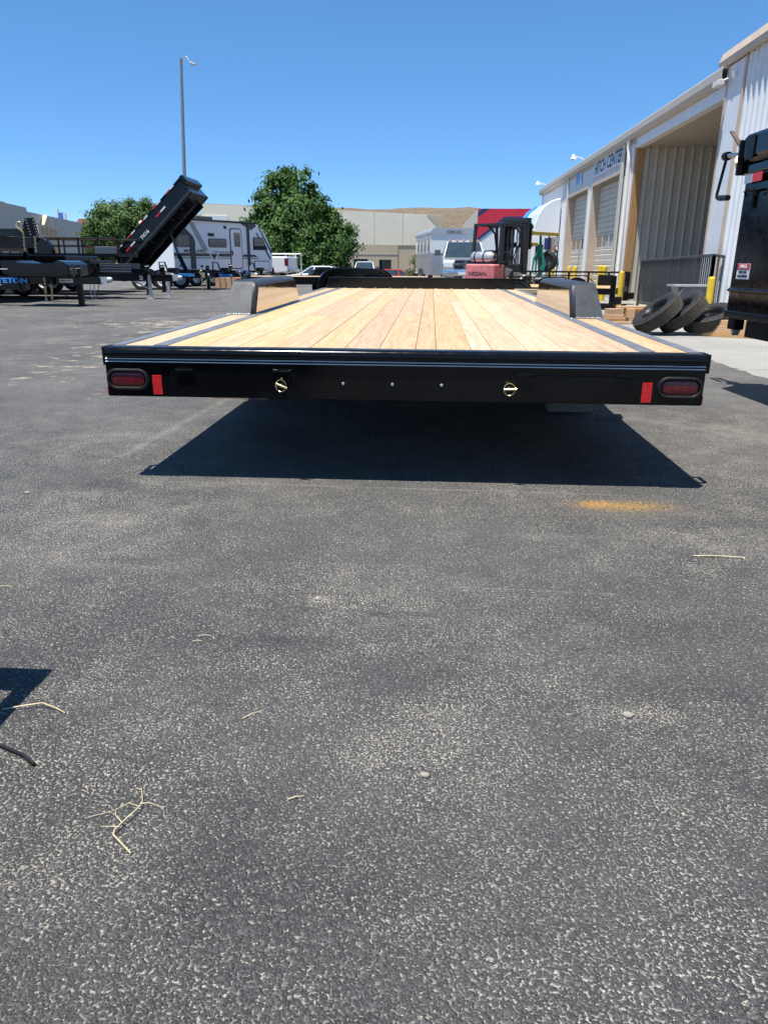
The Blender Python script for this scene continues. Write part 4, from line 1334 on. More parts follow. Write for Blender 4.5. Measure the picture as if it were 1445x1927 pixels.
# first trailer of the row, closest to the flatbed
t1 = tongue_trailer('black trailer tongue carrying a ribbed pump box, blue lettering and hanging gold chains', -7.3, 17.2, length=5.2, body=(-7.4, -3.1), deep=(-5.0, -1.85), text_x=-2.13, chain=(-1.35, 0.72), leg=-0.62, sticker=-0.88, zt=0.545, th=0.15, tw=0.72)
pb = MB().prism([(-2.1, 0.72), (-2.12, 0.97), (-1.95, 0.99), (-1.72, 0.93), (-0.95, 0.93), (-0.82, 0.99), (-0.72, 0.97), (-0.6, 0.9), (-0.58, 0.68), (-0.8, 0.645), (-1.9, 0.645)], 'xz', -0.55, 0.55)
pb.build('pump_box', 'black_gloss', t1, bevel=0.015)
MB().box(-2.12, -1.95, -0.57, -0.552, 0.795, 0.812).build('box_latch', 'white_tape', t1)
MB().tube([(-0.35, -0.02, 1.02), (-0.34, -0.02, 0.66)], 0.03, 8).build('jack_tube', 'black_satin', t1)
MB().tube([(-0.4, 0.0, 1.02), (-0.26, 0.0, 1.0), (-0.17, 0.02, 0.8), (-0.15, 0.0, 0.5), (-0.25, -0.03, 0.2), (-0.5, -0.05, 0.12), (-0.95, -0.02, 0.22), (-1.2, 0.0, 0.45)], 0.009, 6).build('wiring_cable', 'rubber_new', t1, smooth=60)
MB().tube([(-1.85 + 0.22 * math.cos(a) * 0.6, -0.15, 0.5 + 0.2 * math.sin(a)) for a in [R(60 + 12 * k) for k in range(20)]], 0.01, 6).build('hose_loop', 'black_gloss', t1, smooth=60)
for dx in (0.0, 0.09):
    chain_mb(MB(), (-0.42 + dx, 0.1, 0.45), 0.4, link=0.04, r=0.004, seed=3).build('safety_chain', 'zinc', t1)
bd = MB().box(-7.3, -3.15, -1.0, 1.0, 0.66, 1.25)
bd.build('dump_bed', 'black_gloss', t1, bevel=0.02)
fd = MB().tube([(-2.35, -0.3, 0.68), (-2.35, -0.3, 0.98), (-2.6, -0.3, 0.98)], 0.035, 8)
fd.build('hand_rail', 'black_gloss', t1, smooth=40)

# stacked flatbed above: tongue high in the air with plate, hook and chains
t = thing('stacked_trailer', 'black trailer stacked high on blocks, its perforated hitch plate hung with gold chain', 'trailer', (-9.5, 18.9, 0))
MB().box(-4.0, -0.2, -0.1, 0.1, 1.55, 1.73).build('tongue', 'black_gloss', t, bevel=0.008)
text('TETON', 'logo_blue', t, face_M((-1.36, -0.1035, 1.64), (0, -1, 0)), 0.15, width=0.7, bold=0.006)
pm = MB().prism([(-0.34, 1.56), (-0.38, 1.78), (-0.3, 1.97), (-0.1, 1.98), (-0.06, 1.8), (-0.02, 1.56)], 'xz', -0.16, -0.105)
pm.build('hitch_plate', 'black_satin', t, bevel=0.008)
for k in range(6):
    for dx in (-0.27, -0.1):
        MB().cyl((dx + 0.012 * k, -0.162, 1.92 - k * 0.065), (dx + 0.012 * k, -0.167, 1.92 - k * 0.065), 0.014, n=8).build('bolt_hole', 'galvanised', t)
hook_mb(MB(), (-0.42, -0.18, 1.74), 1.3).build('safety_hook', 'brass', t, smooth=50)
chain_mb(MB(), (-0.38, -0.19, 1.66), 0.5, seed=1).build('safety_chain', 'brass', t)
chain_mb(MB(), (-0.1, -0.19, 1.52), 0.36, seed=2).build('safety_chain', 'brass', t)
MB().box(-4.5, -0.75, -0.9, 0.9, 1.44, 1.5).build('deck', 'deck_wood', t)
fr = MB()
for s in (-1, 1):
    fr.box(-4.5, -0.7, s * 0.92 - 0.03, s * 0.92 + 0.03, 1.3, 1.54)
fr.box(-0.74, -0.68, -0.889, 0.889, 1.3, 1.54)
fr.build('frame', 'black_satin', t)
for xx in (-0.9, -2.2, -3.6):
    MB().box(xx - 0.05, xx + 0.05, -0.8, 0.8, 1.2, 1.3).build('dunnage', 'old_wood', t)
MB().tube([(-0.95, -0.95, 1.54), (-0.95, -0.95, 1.86), (-0.78, -0.95, 1.86), (-0.78, -0.95, 1.54)], 0.014, 6).build('stake_loop', 'black_satin', t)
# and the low trailer carrying it
lo = tongue_trailer('low black trailer that carries the stacked one on square posts', -8.9, 18.95, length=3.0, body=(-6.5, -1.2), z0=0.5, z1=0.62, coupler=False, width=1.9)
for xx in (-1.5, -2.8, -4.2):
    for s in (-0.75, 0.75):
        MB().box(xx - 0.05, xx + 0.05, s - 0.05, s + 0.05, 0.62, 1.2).build('post', 'black_satin', lo)
MB().box(-1.3, -1.0, -0.9, 0.9, 0.64, 0.86).build('headboard', 'black_gloss', lo, bevel=0.01)
text('TETON', 'logo_blue', lo, face_M((-1.16, -0.905, 0.75), (0, -1, 0)), 0.15, width=0.28, bold=0.004)

# second trailer: grey toolbox, galvanised legs
t2 = tongue_trailer('black trailer tongue with ribbed grey toolbox and two galvanised jack legs', -6.9, 21.0, length=4.5, body=(-7.5, -2.2), z0=0.47, z1=0.65, gal_legs=True, sticker=-1.07)
tb = MB().box(-2.0, -1.12, -0.35, 0.35, 0.67, 0.93)
tb.build('toolbox', 'slate_satin', t2, bevel=0.01)
for k in range(3):
    MB().box(-2.0, -1.12, -0.356, -0.351, 0.72 + k * 0.07, 0.735 + k * 0.07).build('toolbox_rib', 'steel_grey', t2)
MB().prism([(-1.1, 0.655), (-1.1, 0.8), (-0.8, 0.8), (-0.55, 0.655)], 'xz', -0.3, 0.3).build('battery_cover', 'black_gloss', t2, bevel=0.01)
MB().box(-2.5, -2.05, -0.8, 0.8, 0.66, 1.0).build('front_board', 'black_gloss', t2, bevel=0.01)
MB().box(-2.06, -1.99, -0.9, -0.8, 0.70, 0.79).build('side_marker', 'red_lens', t2)
MB().box(-7.4, -2.6, -1.0, 1.0, 0.67, 1.12).build('dump_bed', 'black_gloss', t2, bevel=0.02)
for k in range(8):
    MB().box(-7.2 + k * 0.62, -7.12 + k * 0.62, -1.03, -1.0, 0.7, 1.1).build('bed_stake', 'black_gloss', t2)

t2b = tongue_trailer('plain black trailer squeezed in between the toolbox trailer and the rail trailer', -8.0, 23.7, length=3.6, body=(-6.5, -2.0), z0=0.48, z1=0.66, leg=-0.7)
MB().box(-6.4, -2.1, -0.9, 0.9, 0.69, 1.02).build('dump_bed', 'black_gloss', t2b, bevel=0.02)
MB().box(-1.9, -1.3, -0.3, 0.3, 0.665, 0.86).build('toolbox', 'black_satin', t2b, bevel=0.01)
# third: carries a stacked utility trailer with rails
t3 = tongue_trailer('black trailer with blue lettered neck carrying a stacked rail trailer', -7.55, 26.0, length=4.5, body=(-7.6, -2.5), z0=0.47, z1=0.64, text_x=-0.62, chain=(-0.06, 0.66), leg=-1.45, zt=0.565, th=0.13, tw=0.56)
MB().box(-7.5, -2.6, -0.98, 0.98, 0.665, 0.74).build('deck', 'old_wood', t3)
for xx in (-3.2, -5.0, -7.0):
    for s in (-0.7, 0.7):
        MB().box(xx - 0.05, xx + 0.05, s - 0.05, s + 0.05, 0.74, 1.14).build('post', 'black_satin', t3)
u = thing('utility_trailer', 'black tube rail utility trailer stacked up high with round wheel guard and mesh ramp', 'trailer', (-10.15, 26.0, 1.14))
MB().box(-4.6, -0.05, -0.85, 0.85, 0.07, 0.1).build('deck', 'lumber', u)
fr = MB()
for s in (-1, 1):
    fr.box(-4.6, 0, s * 0.88 - 0.03, s * 0.88 + 0.03, 0.0, 0.1)
fr.box(-0.06, 0.0, -0.849, 0.849, 0.0, 0.1)
fr.box(-4.6, -4.54, -0.849, 0.849, 0.0, 0.1)
fr.build('frame', 'black_satin', u)
for s in (-1, 1):
    MB().tube([(-4.6, s * 0.88, 0.1), (-4.6, s * 0.88, 0.58), (0, s * 0.88, 0.56), (0, s * 0.88, 0.1)], 0.03, 8).build('top_rail', 'black_satin', u, smooth=40)
    MB().bar((-4.6, s * 0.88, 0.34), (-0.05, s * 0.88, 0.34), 0.03, 0.03).build('mid_rail', 'black_satin', u)
    for k in range(1, 7):
        xx = -4.6 + k * 0.66
        MB().bar((xx, s * 0.88, 0.1), (xx, s * 0.88, 0.56), 0.045, 0.045).build('rail_post', 'black_satin', u)
ar = [(-2.5 + 0.43 * math.cos(R(a)), 0.08 + 0.5 * math.sin(R(a))) for a in range(0, 181, 12)]
inr = [(-2.5 + 0.40 * math.cos(R(a)), 0.08 + 0.47 * math.sin(R(a))) for a in range(180, -1, -12)]
g = MB().prism(ar + inr, 'xz', -1.15, -0.93)
g.prism(inr[::-1], 'xz', -0.95, -0.93)
g.build('wheel_guard', 'black_gloss', u, smooth=40)
rp = MB().box(-0.75, 0.0, -0.905, -0.88, 0.08, 0.32)
for k in range(5):
    rp.box(-0.75, 0.0, -0.915, -0.904, 0.1 + k * 0.045, 0.115 + k * 0.045)
rp.build('ramp_gate', 'mesh_grey', u)
MB().box(-0.99, -0.82, -0.93, -0.9, 0.24, 0.33).build('tail_light', 'red_lens', u)

# fourth: dump trailer with raised bed
d = tongue_trailer('black dump trailer with its long bed tipped up steeply', -6.55, 29.0, length=4.0, body=(-5.0, -1.4), z0=0.46, z1=0.62, text_x=-1.05, chain=(-0.45, 0.62), leg=-1.75, name='dump_trailer', zt=0.52, th=0.12, tw=0.52)
bed = bpy.data.objects.new('dump_bed', None)
HX, HZ, ANG = -4.42, 0.62, 44.0
def bedM():
    return Matrix.Translation((HX, 0, HZ)) @ Matrix.Rotation(R(-ANG), 4, 'Y')
BM = bedM()
LB = 3.75
floor = MB().box(0, LB, -1.0, 1.0, 0.16, 0.2).build('dump_bed', 'black_satin', d, M=BM)
I4 = None
for s in (-1, 1):
    sd = MB().box(0.0, LB, s * 0.98, s * 1.03, 0.14, 0.74)
    sd.build('bed_side', 'black_gloss', floor, bevel=0.01)
    MB().box(-0.02, LB + 0.02, s * 0.96, s * 1.07, 0.74, 0.8).build('bed_rail', 'black_gloss', floor, bevel=0.012)
    MB().box(0.0, LB, s * 1.031, s * 1.06, 0.2, 0.28).build('bed_skirt', 'slate_satin', floor, bevel=0.008)
    for k in range(5):
        xx = 0.35 + k * 0.7
        MB().prism([(xx - 0.05, 0.28), (xx + 0.05, 0.28), (xx + 0.04, 0.74), (xx - 0.04, 0.74)], 'xz', s * 1.031, s * 1.05).build('bed_stake', 'black_gloss', floor)
for k in range(5):
    xx = 0.15 + k * 0.72
    MB().box(xx, xx + 0.22, -1.0745, -1.0715, 0.752, 0.792).build('tape', 'red_reflector', floor)
    MB().box(xx + 0.222, xx + 0.42, -1.0745, -1.0715, 0.752, 0.792).build('tape', 'white_tape', floor)
for xx in (0.5, 2.2):
    MB().box(xx, xx + 0.25, -1.0545, -1.0525, 0.5, 0.55).build('tape', 'red_reflector', floor)
    MB().box(xx + 0.252, xx + 0.5, -1.0545, -1.0525, 0.5, 0.55).build('tape', 'white_tape', floor)
MB().box(LB - 0.05, LB, -0.979, 0.979, 0.2, 0.75).build('bed_end', 'black_gloss', floor, bevel=0.01)
MB().box(LB, LB + 0.16, -1.0, 1.0, 0.56, 0.84).build('tarp_shroud', 'black_gloss', floor, bevel=0.03)
MB().box(0.02, 0.06, -0.979, 0.979, 0.2, 0.7).build('tailgate', 'black_satin', floor)
for s in (-0.55, 0.45):
    MB().box(-0.1, LB - 0.3, s, s + 0.1, -0.06, 0.14).build('bed_beam', 'black_satin', floor)
for k in range(6):
    MB().box(0.3 + k * 0.55, 0.36 + k * 0.55, -0.98, 0.98, 0.06, 0.158).build('bed_crossmember', 'black_satin', floor)
P = BM @ Vector((1.9, 0, 0.05))
MB().cyl((HX + 1.9, 0, 0.55), (HX + 1.6, 0, 1.25), 0.08, n=12).build('lift_cylinder', 'black_satin', d)
MB().cyl((HX + 1.6, 0, 1.25), (P.x, 0, P.z + 0.05), 0.045, n=12).build('lift_rod', 'grey_plastic', d)
text('7X16', 'white_tape', floor, face_M((1.45, -1.0545, 0.42), (0, -1, 0)), 0.16, width=0.4, bold=0.004)

# fifth: neck in front of the camper
t5 = tongue_trailer('black trailer neck with blue lettering standing before the camper nose', -6.9, 32.0, length=2.4, body=(-3.3, -2.0), z0=0.5, z1=0.68, text_x=-0.75, chain=(-0.12, 0.72), leg=-1.3, wheels=False, width=0.9, zt=0.605, th=0.14, tw=0.6)
for tr, dx in ((t3, -1.35), (d, -1.35), (t5, -0.32)):
    fb = MB().tube([(dx - 0.16, -0.1, 0.66), (dx - 0.17, -0.1, 0.98), (dx + 0.02, -0.1, 0.98), (dx + 0.12, -0.1, 0.66)], 0.028, 6)
    fb.build('hand_loop', 'black_satin', tr, smooth=40)
    MB().box(dx + 0.15, dx + 0.42, -0.2, 0.2, 0.66, 0.8).build('battery_box', 'black_satin', tr, bevel=0.01)

# yellow barrier boards and bricks under the camper
t = thing('timber_blocks', 'short yellow wood blocks standing under the camper', 'wood blocks', (-8.35, 31.3, 0))
for k in range(3):
    MB().box(-0.3 + k * 0.24, -0.12 + k * 0.24, -0.08, 0.08, 0, 0.4).build('block', 'lumber', t, bevel=0.01)
o = MB().box(-8.6, -7.5, 34.0, 34.4, 0, 0.36).build('brick_stack', 'terracotta', bevel=0.01)
tag(o, 'low brick red stack on the ground beside the camper nose', 'bricks')

# ================================================================ CAMPER
def camper():
    ang = math.atan2(4.5, 3.28)
    t = thing('camper_trailer', 'white travel trailer camper with dark swoosh graphics and slanted nose', 'camper', (-10.55, 32.0, 0), ang)
    # local x along the visible side, visible side at y=0 facing -y, body to +y
    W = 2.35
    prof = [(0.0, 0.55), (0.0, 2.6), (0.06, 2.68), (4.5, 2.7), (4.75, 2.6), (5.15, 2.25), (5.5, 1.6), (5.54, 1.3), (5.5, 0.62), (4.6, 0.55)]
    MB().prism(prof, 'xz', 0, W).build('body', 'white_gel', t, bevel=0.03)
    S = -0.006
    def pl(pts, m, name, d=0.008, par=t):
        return MB().prism(pts, 'xz', S - d, 0.002).build(name, m, par)
    def win(x0, x1, z0, z1, name='window'):
        w = MB().prism(rrect(x1 - x0, z1 - z0, 0.09, 4, (x0 + x1) / 2, (z0 + z1) / 2), 'xz', -0.022, 0.002).build(name, 'ink', t)
        MB().prism(rrect(x1 - x0 - 0.06, z1 - z0 - 0.06, 0.07, 4, (x0 + x1) / 2, (z0 + z1) / 2), 'xz', -0.028, -0.021).build('pane', 'glass_dark', w)
        return w
    win(0.07, 0.86, 1.6, 2.12)
    win(1.83, 2.83, 1.62, 1.98)
    pl([(1.82, 2.07), (2.16, 2.07), (2.16, 2.2), (1.82, 2.2)], 'ink', 'vent')
    MB().cyl((2.78, -0.03, 2.46), (2.78, 0.0, 2.46), 0.07, n=12).build('speaker', 'ink', t)
    dr = MB().prism(rrect(0.68, 1.72, 0.12, 4, 3.36, 1.58), 'xz', -0.02, 0.002).build('door', 'ink', t)
    MB().prism(rrect(0.6, 1.64, 0.1, 4, 3.36, 1.58), 'xz', -0.028, -0.019).build('door_leaf', 'white_gel', dr)
    MB().prism(rrect(0.36, 0.6, 0.05, 4, 3.42, 1.97), 'xz', -0.034, -0.027).build('door_window', 'glass_dark', dr)
    MB().box(3.08, 3.14, -0.06, -0.028, 1.3, 1.5).build('door_handle', 'ink', dr)
    fw = MB().prism([(4.36, 1.55), (4.38, 2.1), (4.95, 2.1), (5.22, 1.62), (5.2, 1.55)], 'xz', -0.024, 0.002).build('window', 'ink', t, bevel=0.01)
    MB().prism([(4.41, 1.6), (4.43, 2.06), (4.92, 2.06), (5.16, 1.62)], 'xz', -0.03, -0.023).build('pane', 'glass_dark', fw)
    # graphics
    pl([(0.0, 1.24), (0.0, 1.36), (3.0, 1.36), (3.0, 1.24)], 'decal_dark', 'stripe')
    pl([(3.75, 1.24), (3.75, 1.34), (4.45, 1.34), (4.62, 1.24)], 'decal_dark', 'stripe')
    pl([(0.0, 1.16), (0.0, 1.19), (4.7, 1.19), (4.7, 1.16)], 'decal_dark', 'stripe', 0.006)
    pl([(0.18, 2.6), (0.35, 2.6), (1.02, 2.05), (1.12, 1.85), (1.1, 0.72), (0.84, 0.72), (0.84, 1.75), (0.78, 1.9), (0.05, 2.42)], 'decal_dark', 'swoosh', 0.012)
    pl([(0.86, 2.6), (1.1, 2.6), (1.8, 1.5), (1.5, 1.5)], 'decal_grey', 'swoosh', 0.005)
    pl([(1.78, 1.4), (2.4, 1.4), (2.09, 0.98)], 'white_tape', 'badge', 0.016)
    pl([(1.9, 1.35), (2.28, 1.35), (2.09, 1.1)], 'decal_dark', 'badge_inner', 0.02)
    pl([(4.02, 0.86), (4.14, 0.86), (4.14, 2.6), (4.02, 2.6)], 'decal_dark', 'awning_arm', 0.05)
    pl([(3.6, 2.68), (4.5, 2.68), (4.62, 2.6), (4.3, 2.4)], 'decal_dark', 'nose_band', 0.01)
    pl([(4.7, 2.58), (4.78, 2.54), (5.5, 1.5), (5.48, 1.38)], 'decal_dark', 'nose_band', 0.012)
    pl([(4.55, 2.3), (4.62, 2.3), (5.42, 1.2), (5.38, 1.12)], 'decal_dark', 'nose_band', 0.009)
    hp = [(4.4, 0.66), (4.4, 1.08), (5.3, 1.08), (5.36, 0.66)]
    hc = pl(hp, 'decal_dark', 'cargo_hatch', 0.008)
    MB().prism([(4.43, 0.69), (4.43, 1.05), (5.28, 1.05), (5.33, 0.69)], 'xz', -0.02, -0.013).build('hatch_leaf', 'white_gel', hc)
    MB().box(0.1, 4.6, -0.12, 0.0, 2.66, 2.74).build('awning', 'ink', t, bevel=0.02)
    MB().prism([(4.5, 2.702), (4.76, 2.6), (5.16, 2.25), (5.52, 1.6), (5.56, 1.3), (5.51, 1.3), (5.47, 1.6), (5.1, 2.22), (4.72, 2.57), (4.5, 2.68)], 'xz', 0.05, W - 0.05).build('nose_cap', 'decal_dark', t)
    text('MALLARD', 'decal_dark', t, face_M((1.12, -0.012, 1.45), (0, -1, 0)), 0.17, width=1.2, bold=0.003)
    text('PATHFINDER', 'decal_dark', t, face_M((2.62, -0.012, 1.42), (0, -1, 0)), 0.12, width=1.1)
    for x in (1.15, 2.05):
        for yy, sd in ((0.16, -1), (W - 0.16, 1)):
            w = wheel(t, x, yy, 0.35, r=0.35, w=0.2, side=sd, rim='galvanised', axis='y')
    MB().box(0.1, 5.3, 0.3, 2.0, 0.36, 0.545).build('chassis', 'black_satin', t)
    ac = MB().box(1.9, 2.8, 0.8, 1.6, 2.7, 2.92).build('roof_unit', 'ink', t, bevel=0.05)
    for (x, z, r_) in ((0.3, 0.85, 0.05), (1.4, 0.83, 0.06)):
        MB().cyl((x, -0.015, z), (x, 0, z), r_, n=10).build('hookup_port', 'ink', t)
    MB().box(0.9, 1.1, -0.02, 0.001, 0.8, 0.88).build('hookup_port', 'ink', t)
camper()
# second camper seen past the first
t = thing('camper_trailer', 'plain white camper end with ladder half hidden behind the tipped bed', 'camper', (-14.3, 36.8, 0), R(20))
MB().prism([(0, 0.5), (0, 2.0), (0.1, 2.1), (2.0, 2.12), (2.1, 2.0), (2.1, 0.5)], 'xz', 0, 5.0).build('body', 'white_gel', t, bevel=0.03)
MB().box(1.5, 1.95, -0.02, 0.001, 1.3, 1.75).build('window', 'glass_dark', t, bevel=0.01)
MB().box(1.5, 1.95, -0.02, 0.001, 0.75, 1.1).build('window', 'glass_dark', t, bevel=0.01)
ld = MB()
for x in (1.05, 1.35):
    ld.tube([(x, -0.12, 0.6), (x, -0.12, 2.1), (x, 0.2, 2.2)], 0.015, 6)
for k in range(6):
    ld.tube([(1.05, -0.12, 0.7 + k * 0.25), (1.35, -0.12, 0.7 + k * 0.25)], 0.012, 6)
ld.build('ladder', 'galvanised', t)
for yy in (1.4, 2.3):
    wheel(t, 0.1, yy, 0.35, r=0.35, w=0.2, side=-1, rim='galvanised')
    wheel(t, 2.0, yy, 0.35, r=0.35, w=0.2, side=1, rim='galvanised')

# ================================================================ LAMP POST
t = thing('street_lamp', 'tall thin grey lamp post with short curved arm, leaning slightly', 'street lamp', (-13.2, 42.0, 0))
MB().cyl((0, 0, 0), (0.53, 0, 10.8), 0.13, 0.07, 12).build('pole', 'lamp_pole', t, smooth=50)
MB().box(-0.25, 0.25, -0.25, 0.25, 0, 0.5).build('base', 'concrete', t, bevel=0.03)
MB().tube([(0.53, 0, 10.45), (0.58, 0, 10.62), (0.72, 0, 10.9), (0.83, 0, 10.86), (1.0, 0, 10.62), (1.05, 0, 10.58)], 0.03, 8).build('arm', 'galvanised', t, smooth=50)
MB().prism([(0.95, 10.62), (1.06, 10.64), (1.28, 10.54), (1.28, 10.5), (1.0, 10.5)], 'xz', -0.1, 0.1).build('lamp_head', 'galvanised', t, bevel=0.02)

# ================================================================ BUILDINGS IN THE BACKGROUND
def tan_warehouse():
    ang = R(12)
    t = thing('warehouse', 'cream and tan concrete warehouse with roll up door behind the big tree', 'building', (-22, 78, -0.8), ang)
    LN, HT, D = 24.0, 6.6, 30.0
    z1 = 3.7
    top = lambda x: 7.35 - 0.028 * x
    joints = [-0.6, 7.0, 13.6, 16.9, 19.9, LN]
    # upper panels
    for a, b in zip(joints, joints[1:]):
        MB().prism([(a + 0.02, z1), (b - 0.02, z1), (b - 0.02, top(b)), (a + 0.02, top(a))], 'xz', 0, 0.3).build('wall_panel', 'wall_cream', t)
        MB().prism([(a, top(a)), (b, top(b)), (b, top(b) + 0.08), (a, top(a) + 0.08)], 'xz', 0.02, 0.32).build('parapet_cap', 'wall_tan', t)
    MB().box(-0.6, LN, 0.06, 0.29, 0.0, HT - 0.05).build('joint_backing', 'wall_tan', t)
    # lower tan panels with openings
    def low(a, b, holes):
        xs = sorted(set([a, b] + [h for hh in holes for h in hh[:2]]))
        for p, q in zip(xs, xs[1:]):
            hh = [h for h in holes if h[0] <= p and h[1] >= q]
            if hh:
                MB().box(p, q, -0.02, 0.3, hh[0][3], z1 - 0.02).build('lower_panel', 'wall_tan', t)
                if hh[0][2] > 0:
                    MB().box(p, q, -0.02, 0.3, 0, hh[0][2]).build('lower_panel', 'wall_tan', t)
            else:
                MB().box(p + 0.005, q - 0.005, -0.02, 0.3, 0, z1 - 0.02).build('lower_panel', 'wall_tan', t)
    low(-0.6, 19.4, [(14.7, 16.2, 0.0, 2.3), (17.4, 18.7, 0.0, 2.25), (3.0, 5.0, 0.0, 2.3), (9.0, 11.0, 0.0, 2.3)])
    for a, b in ((14.7, 16.2), (17.4, 18.7), (3, 5), (9, 11)):
        f = MB()
        f.box(a, a + 0.08, -0.005, 0.2, 0, 2.3)
        f.box(b - 0.08, b, -0.005, 0.2, 0, 2.3)
        f.box((a + b) / 2 - 0.04, (a + b) / 2 + 0.04, -0.005, 0.2, 0, 2.3)
        w = f.build('entrance', 'ink', t)
        MB().box(a + 0.08, (a + b) / 2 - 0.04, 0.04, 0.055, 0, 2.3).build('pane', 'glass_dark', w)
        MB().box((a + b) / 2 + 0.04, b - 0.08, 0.04, 0.055, 0, 2.3).build('pane', 'glass_dark', w)
    MB().box(-0.6, 19.4, -0.05, -0.021, 2.75, 2.82).build('reveal_line', 'wall_grey', t)
    # roll up door
    dd = MB().box(19.4, 22.6, 0.2, 0.26, 0, z1 - 0.02).build('roller_door', 'door_cream', t)
    for k in range(14):
        MB().box(19.4, 22.6, 0.175, 0.2, k * 0.27, k * 0.27 + 0.24).build('door_slat', 'door_cream', dd)
    MB().box(22.6, LN, -0.02, 0.3, 0, z1 - 0.02).build('lower_panel', 'wall_tan', t)
    MB().prism([(22.4, top(22.4)), (LN + 0.05, top(LN)), (LN + 0.05, 5.1)], 'xz', -0.03, 0.0).build('corner_accent', 'wall_tan', t)
    MB().box(LN - 0.3, LN, 0.301, D, 0, HT).build('side_wall', 'wall_cream', t)
    MB().box(-0.6, LN - 0.301, 0.301, D, HT - 0.5, HT - 0.35).build('roof', 'wall_grey', t)
    sg = MB().box(-0.4, 2.0, -0.06, -0.001, 5.75, 6.3).build('wall_sign', 'white_paint', t)
tan_warehouse()

def grey_warehouse():
    ang = math.atan2(41, -8)
    t = thing('warehouse', 'long grey beige warehouse with small gabled entrance at the lot edge', 'building', (-47, 85, -0.8), ang)
    # local x along the wall away from the camera, face at y=0 looking to -y
    def seg(a, b, h):
        n = max(1, round((b - a) / 6))
        for k in range(n):
            MB().box(a + (b - a) * k / n + 0.02, a + (b - a) * (k + 1) / n - 0.02, 0, 0.35, 0, h).build('wall_panel', 'wall_grey', t)
    seg(-24, 9.1, 8.05)
    seg(9.1, 40, 7.6)
    MB().box(-24, 40, 0.1, 0.34, 0, 7.4).build('joint_backing', 'wall_tan', t)
    MB().box(-24, 40, 0.36, 25, 7.0, 7.15).build('roof', 'wall_grey', t)
    MB().box(39.66, 40, 0.351, 25, 0, 7.6).build('end_wall', 'wall_grey', t)
    MB().box(-24, -23.7, 0.351, 25, 0, 7.6).build('end_wall', 'wall_grey', t)
    MB().prism([(-1.5, 8.1), (1.5, 8.1), (-0.6, 6.4), (-1.5, 6.4)], 'xz', -0.05, 0.0).build('corner_accent', 'wall_tan', t)
    MB().prism([(9.8, 0), (9.8, 4.2), (10.2, 4.2), (10.2, 5.2), (10.8, 5.2), (10.8, 6.2), (13.6, 6.3), (15.5, 7.6), (17.2, 6.3), (19.8, 6.2), (19.8, 5.2), (20.3, 5.2), (20.3, 4.2), (20.8, 4.2), (20.8, 0)], 'xz', -0.6, -0.002).build('entrance_gable', 'wall_tan', t)
    for k in range(4):
        x = 12.0 + k * 1.9
        w = MB().box(x, x + 1.15, -0.66, -0.601, 4.9, 6.0).build('window', 'trim_tan', t)
        MB().box(x + 0.1, x + 1.05, -0.68, -0.659, 5.0, 5.9).build('pane', 'glass_dark', w)
    MB().box(12.2, 18.5, -0.66, -0.601, 0, 3.6).build('doorway', 'glass_dark', t)
    for k in range(3):
        MB().box(26 + k * 4.5, 28.5 + k * 4.5, -0.03, 0.0, 0.2, 2.6).build('window', 'glass_dark', t)
grey_warehouse()
# things seen above its roof
t = thing('roof_sign', 'small white and blue pylon sign rising over the grey warehouse roof', 'sign', (-66.3, 140, -0.8))
MB().box(-0.9, -0.5, -0.2, 0.2, 0, 10.9).build('post', 'white_paint', t)
MB().box(0.4, 0.8, -0.2, 0.2, 0, 10.2).build('post', 'white_paint', t)
MB().box(-0.49, 0.39, -0.15, 0.15, 8.6, 10.3).build('sign_face', 'blue_paint', t)
t = thing('house_roof', 'terracotta roofed house top peeping over the grey warehouse', 'building', (-62.8, 142, -0.8))
MB().box(-1.6, 1.6, 0, 6, 0, 8.6).build('wall', 'terracotta', t)
MB().prism([(-1.8, 8.6), (1.8, 8.6), (1.2, 9.4), (-1.2, 9.4)], 'xz', -0.2, 6.2).build('roof', 'terracotta', t)

def striped_store():
    t = thing('store_building', 'white store building with red and navy corner stripe behind the forklift', 'building', (3.8, 60, -0.8))
    MB().box(0, 22, 0, 0.3, 0, 5.78).build('front_wall', 'white_paint', t)
    MB().box(0, 0.3, 0.301, 24, 0, 5.78).build('side_wall', 'wall_grey', t)
    for k in range(60):
        if k % 1 == 0:
            pass
    panel_run(t, -0.02, 24, -0.02, 0.02, 0, 5.78, 'sheet_beige', pitch=0.4, pw=2.0, side=-1)
    MB().box(0.3, 22, 0.4, 24, 5.3, 5.45).build('roof', 'wall_grey', t)
    MB().prism([(0.0, 5.8), (22, 5.8), (22, 5.25), (2.0, 5.25), (0.0, 3.7)], 'xz', -0.04, -0.001).build('red_stripe', 'sign_red', t)
    MB().prism([(2.0, 5.249), (22, 5.249), (22, 5.05), (2.08, 5.05), (0.0, 3.45), (0, 3.7)], 'xz', -0.045, -0.001).build('navy_stripe', 'navy', t)
    MB().prism([(0.0, 5.2), (0.0, 5.55), (0.35, 5.8), (0.85, 5.8)], 'xz', -0.046, -0.04).build('navy_stripe', 'navy', t)
    aw = MB().box(3.2, 6.4, -0.4, -0.001, 3.0, 3.35).build('awning', 'decal_grey', t)
    MB().box(3.2, 6.3, -0.03, -0.001, 0, 2.95).build('bay_door', 'dark_void', t)
    text('RECEIVING', 'navy', t, face_M((5.0, -0.05, 4.0), (0, -1, 0)), 0.6, width=3.0, bold=0.02)
striped_store()

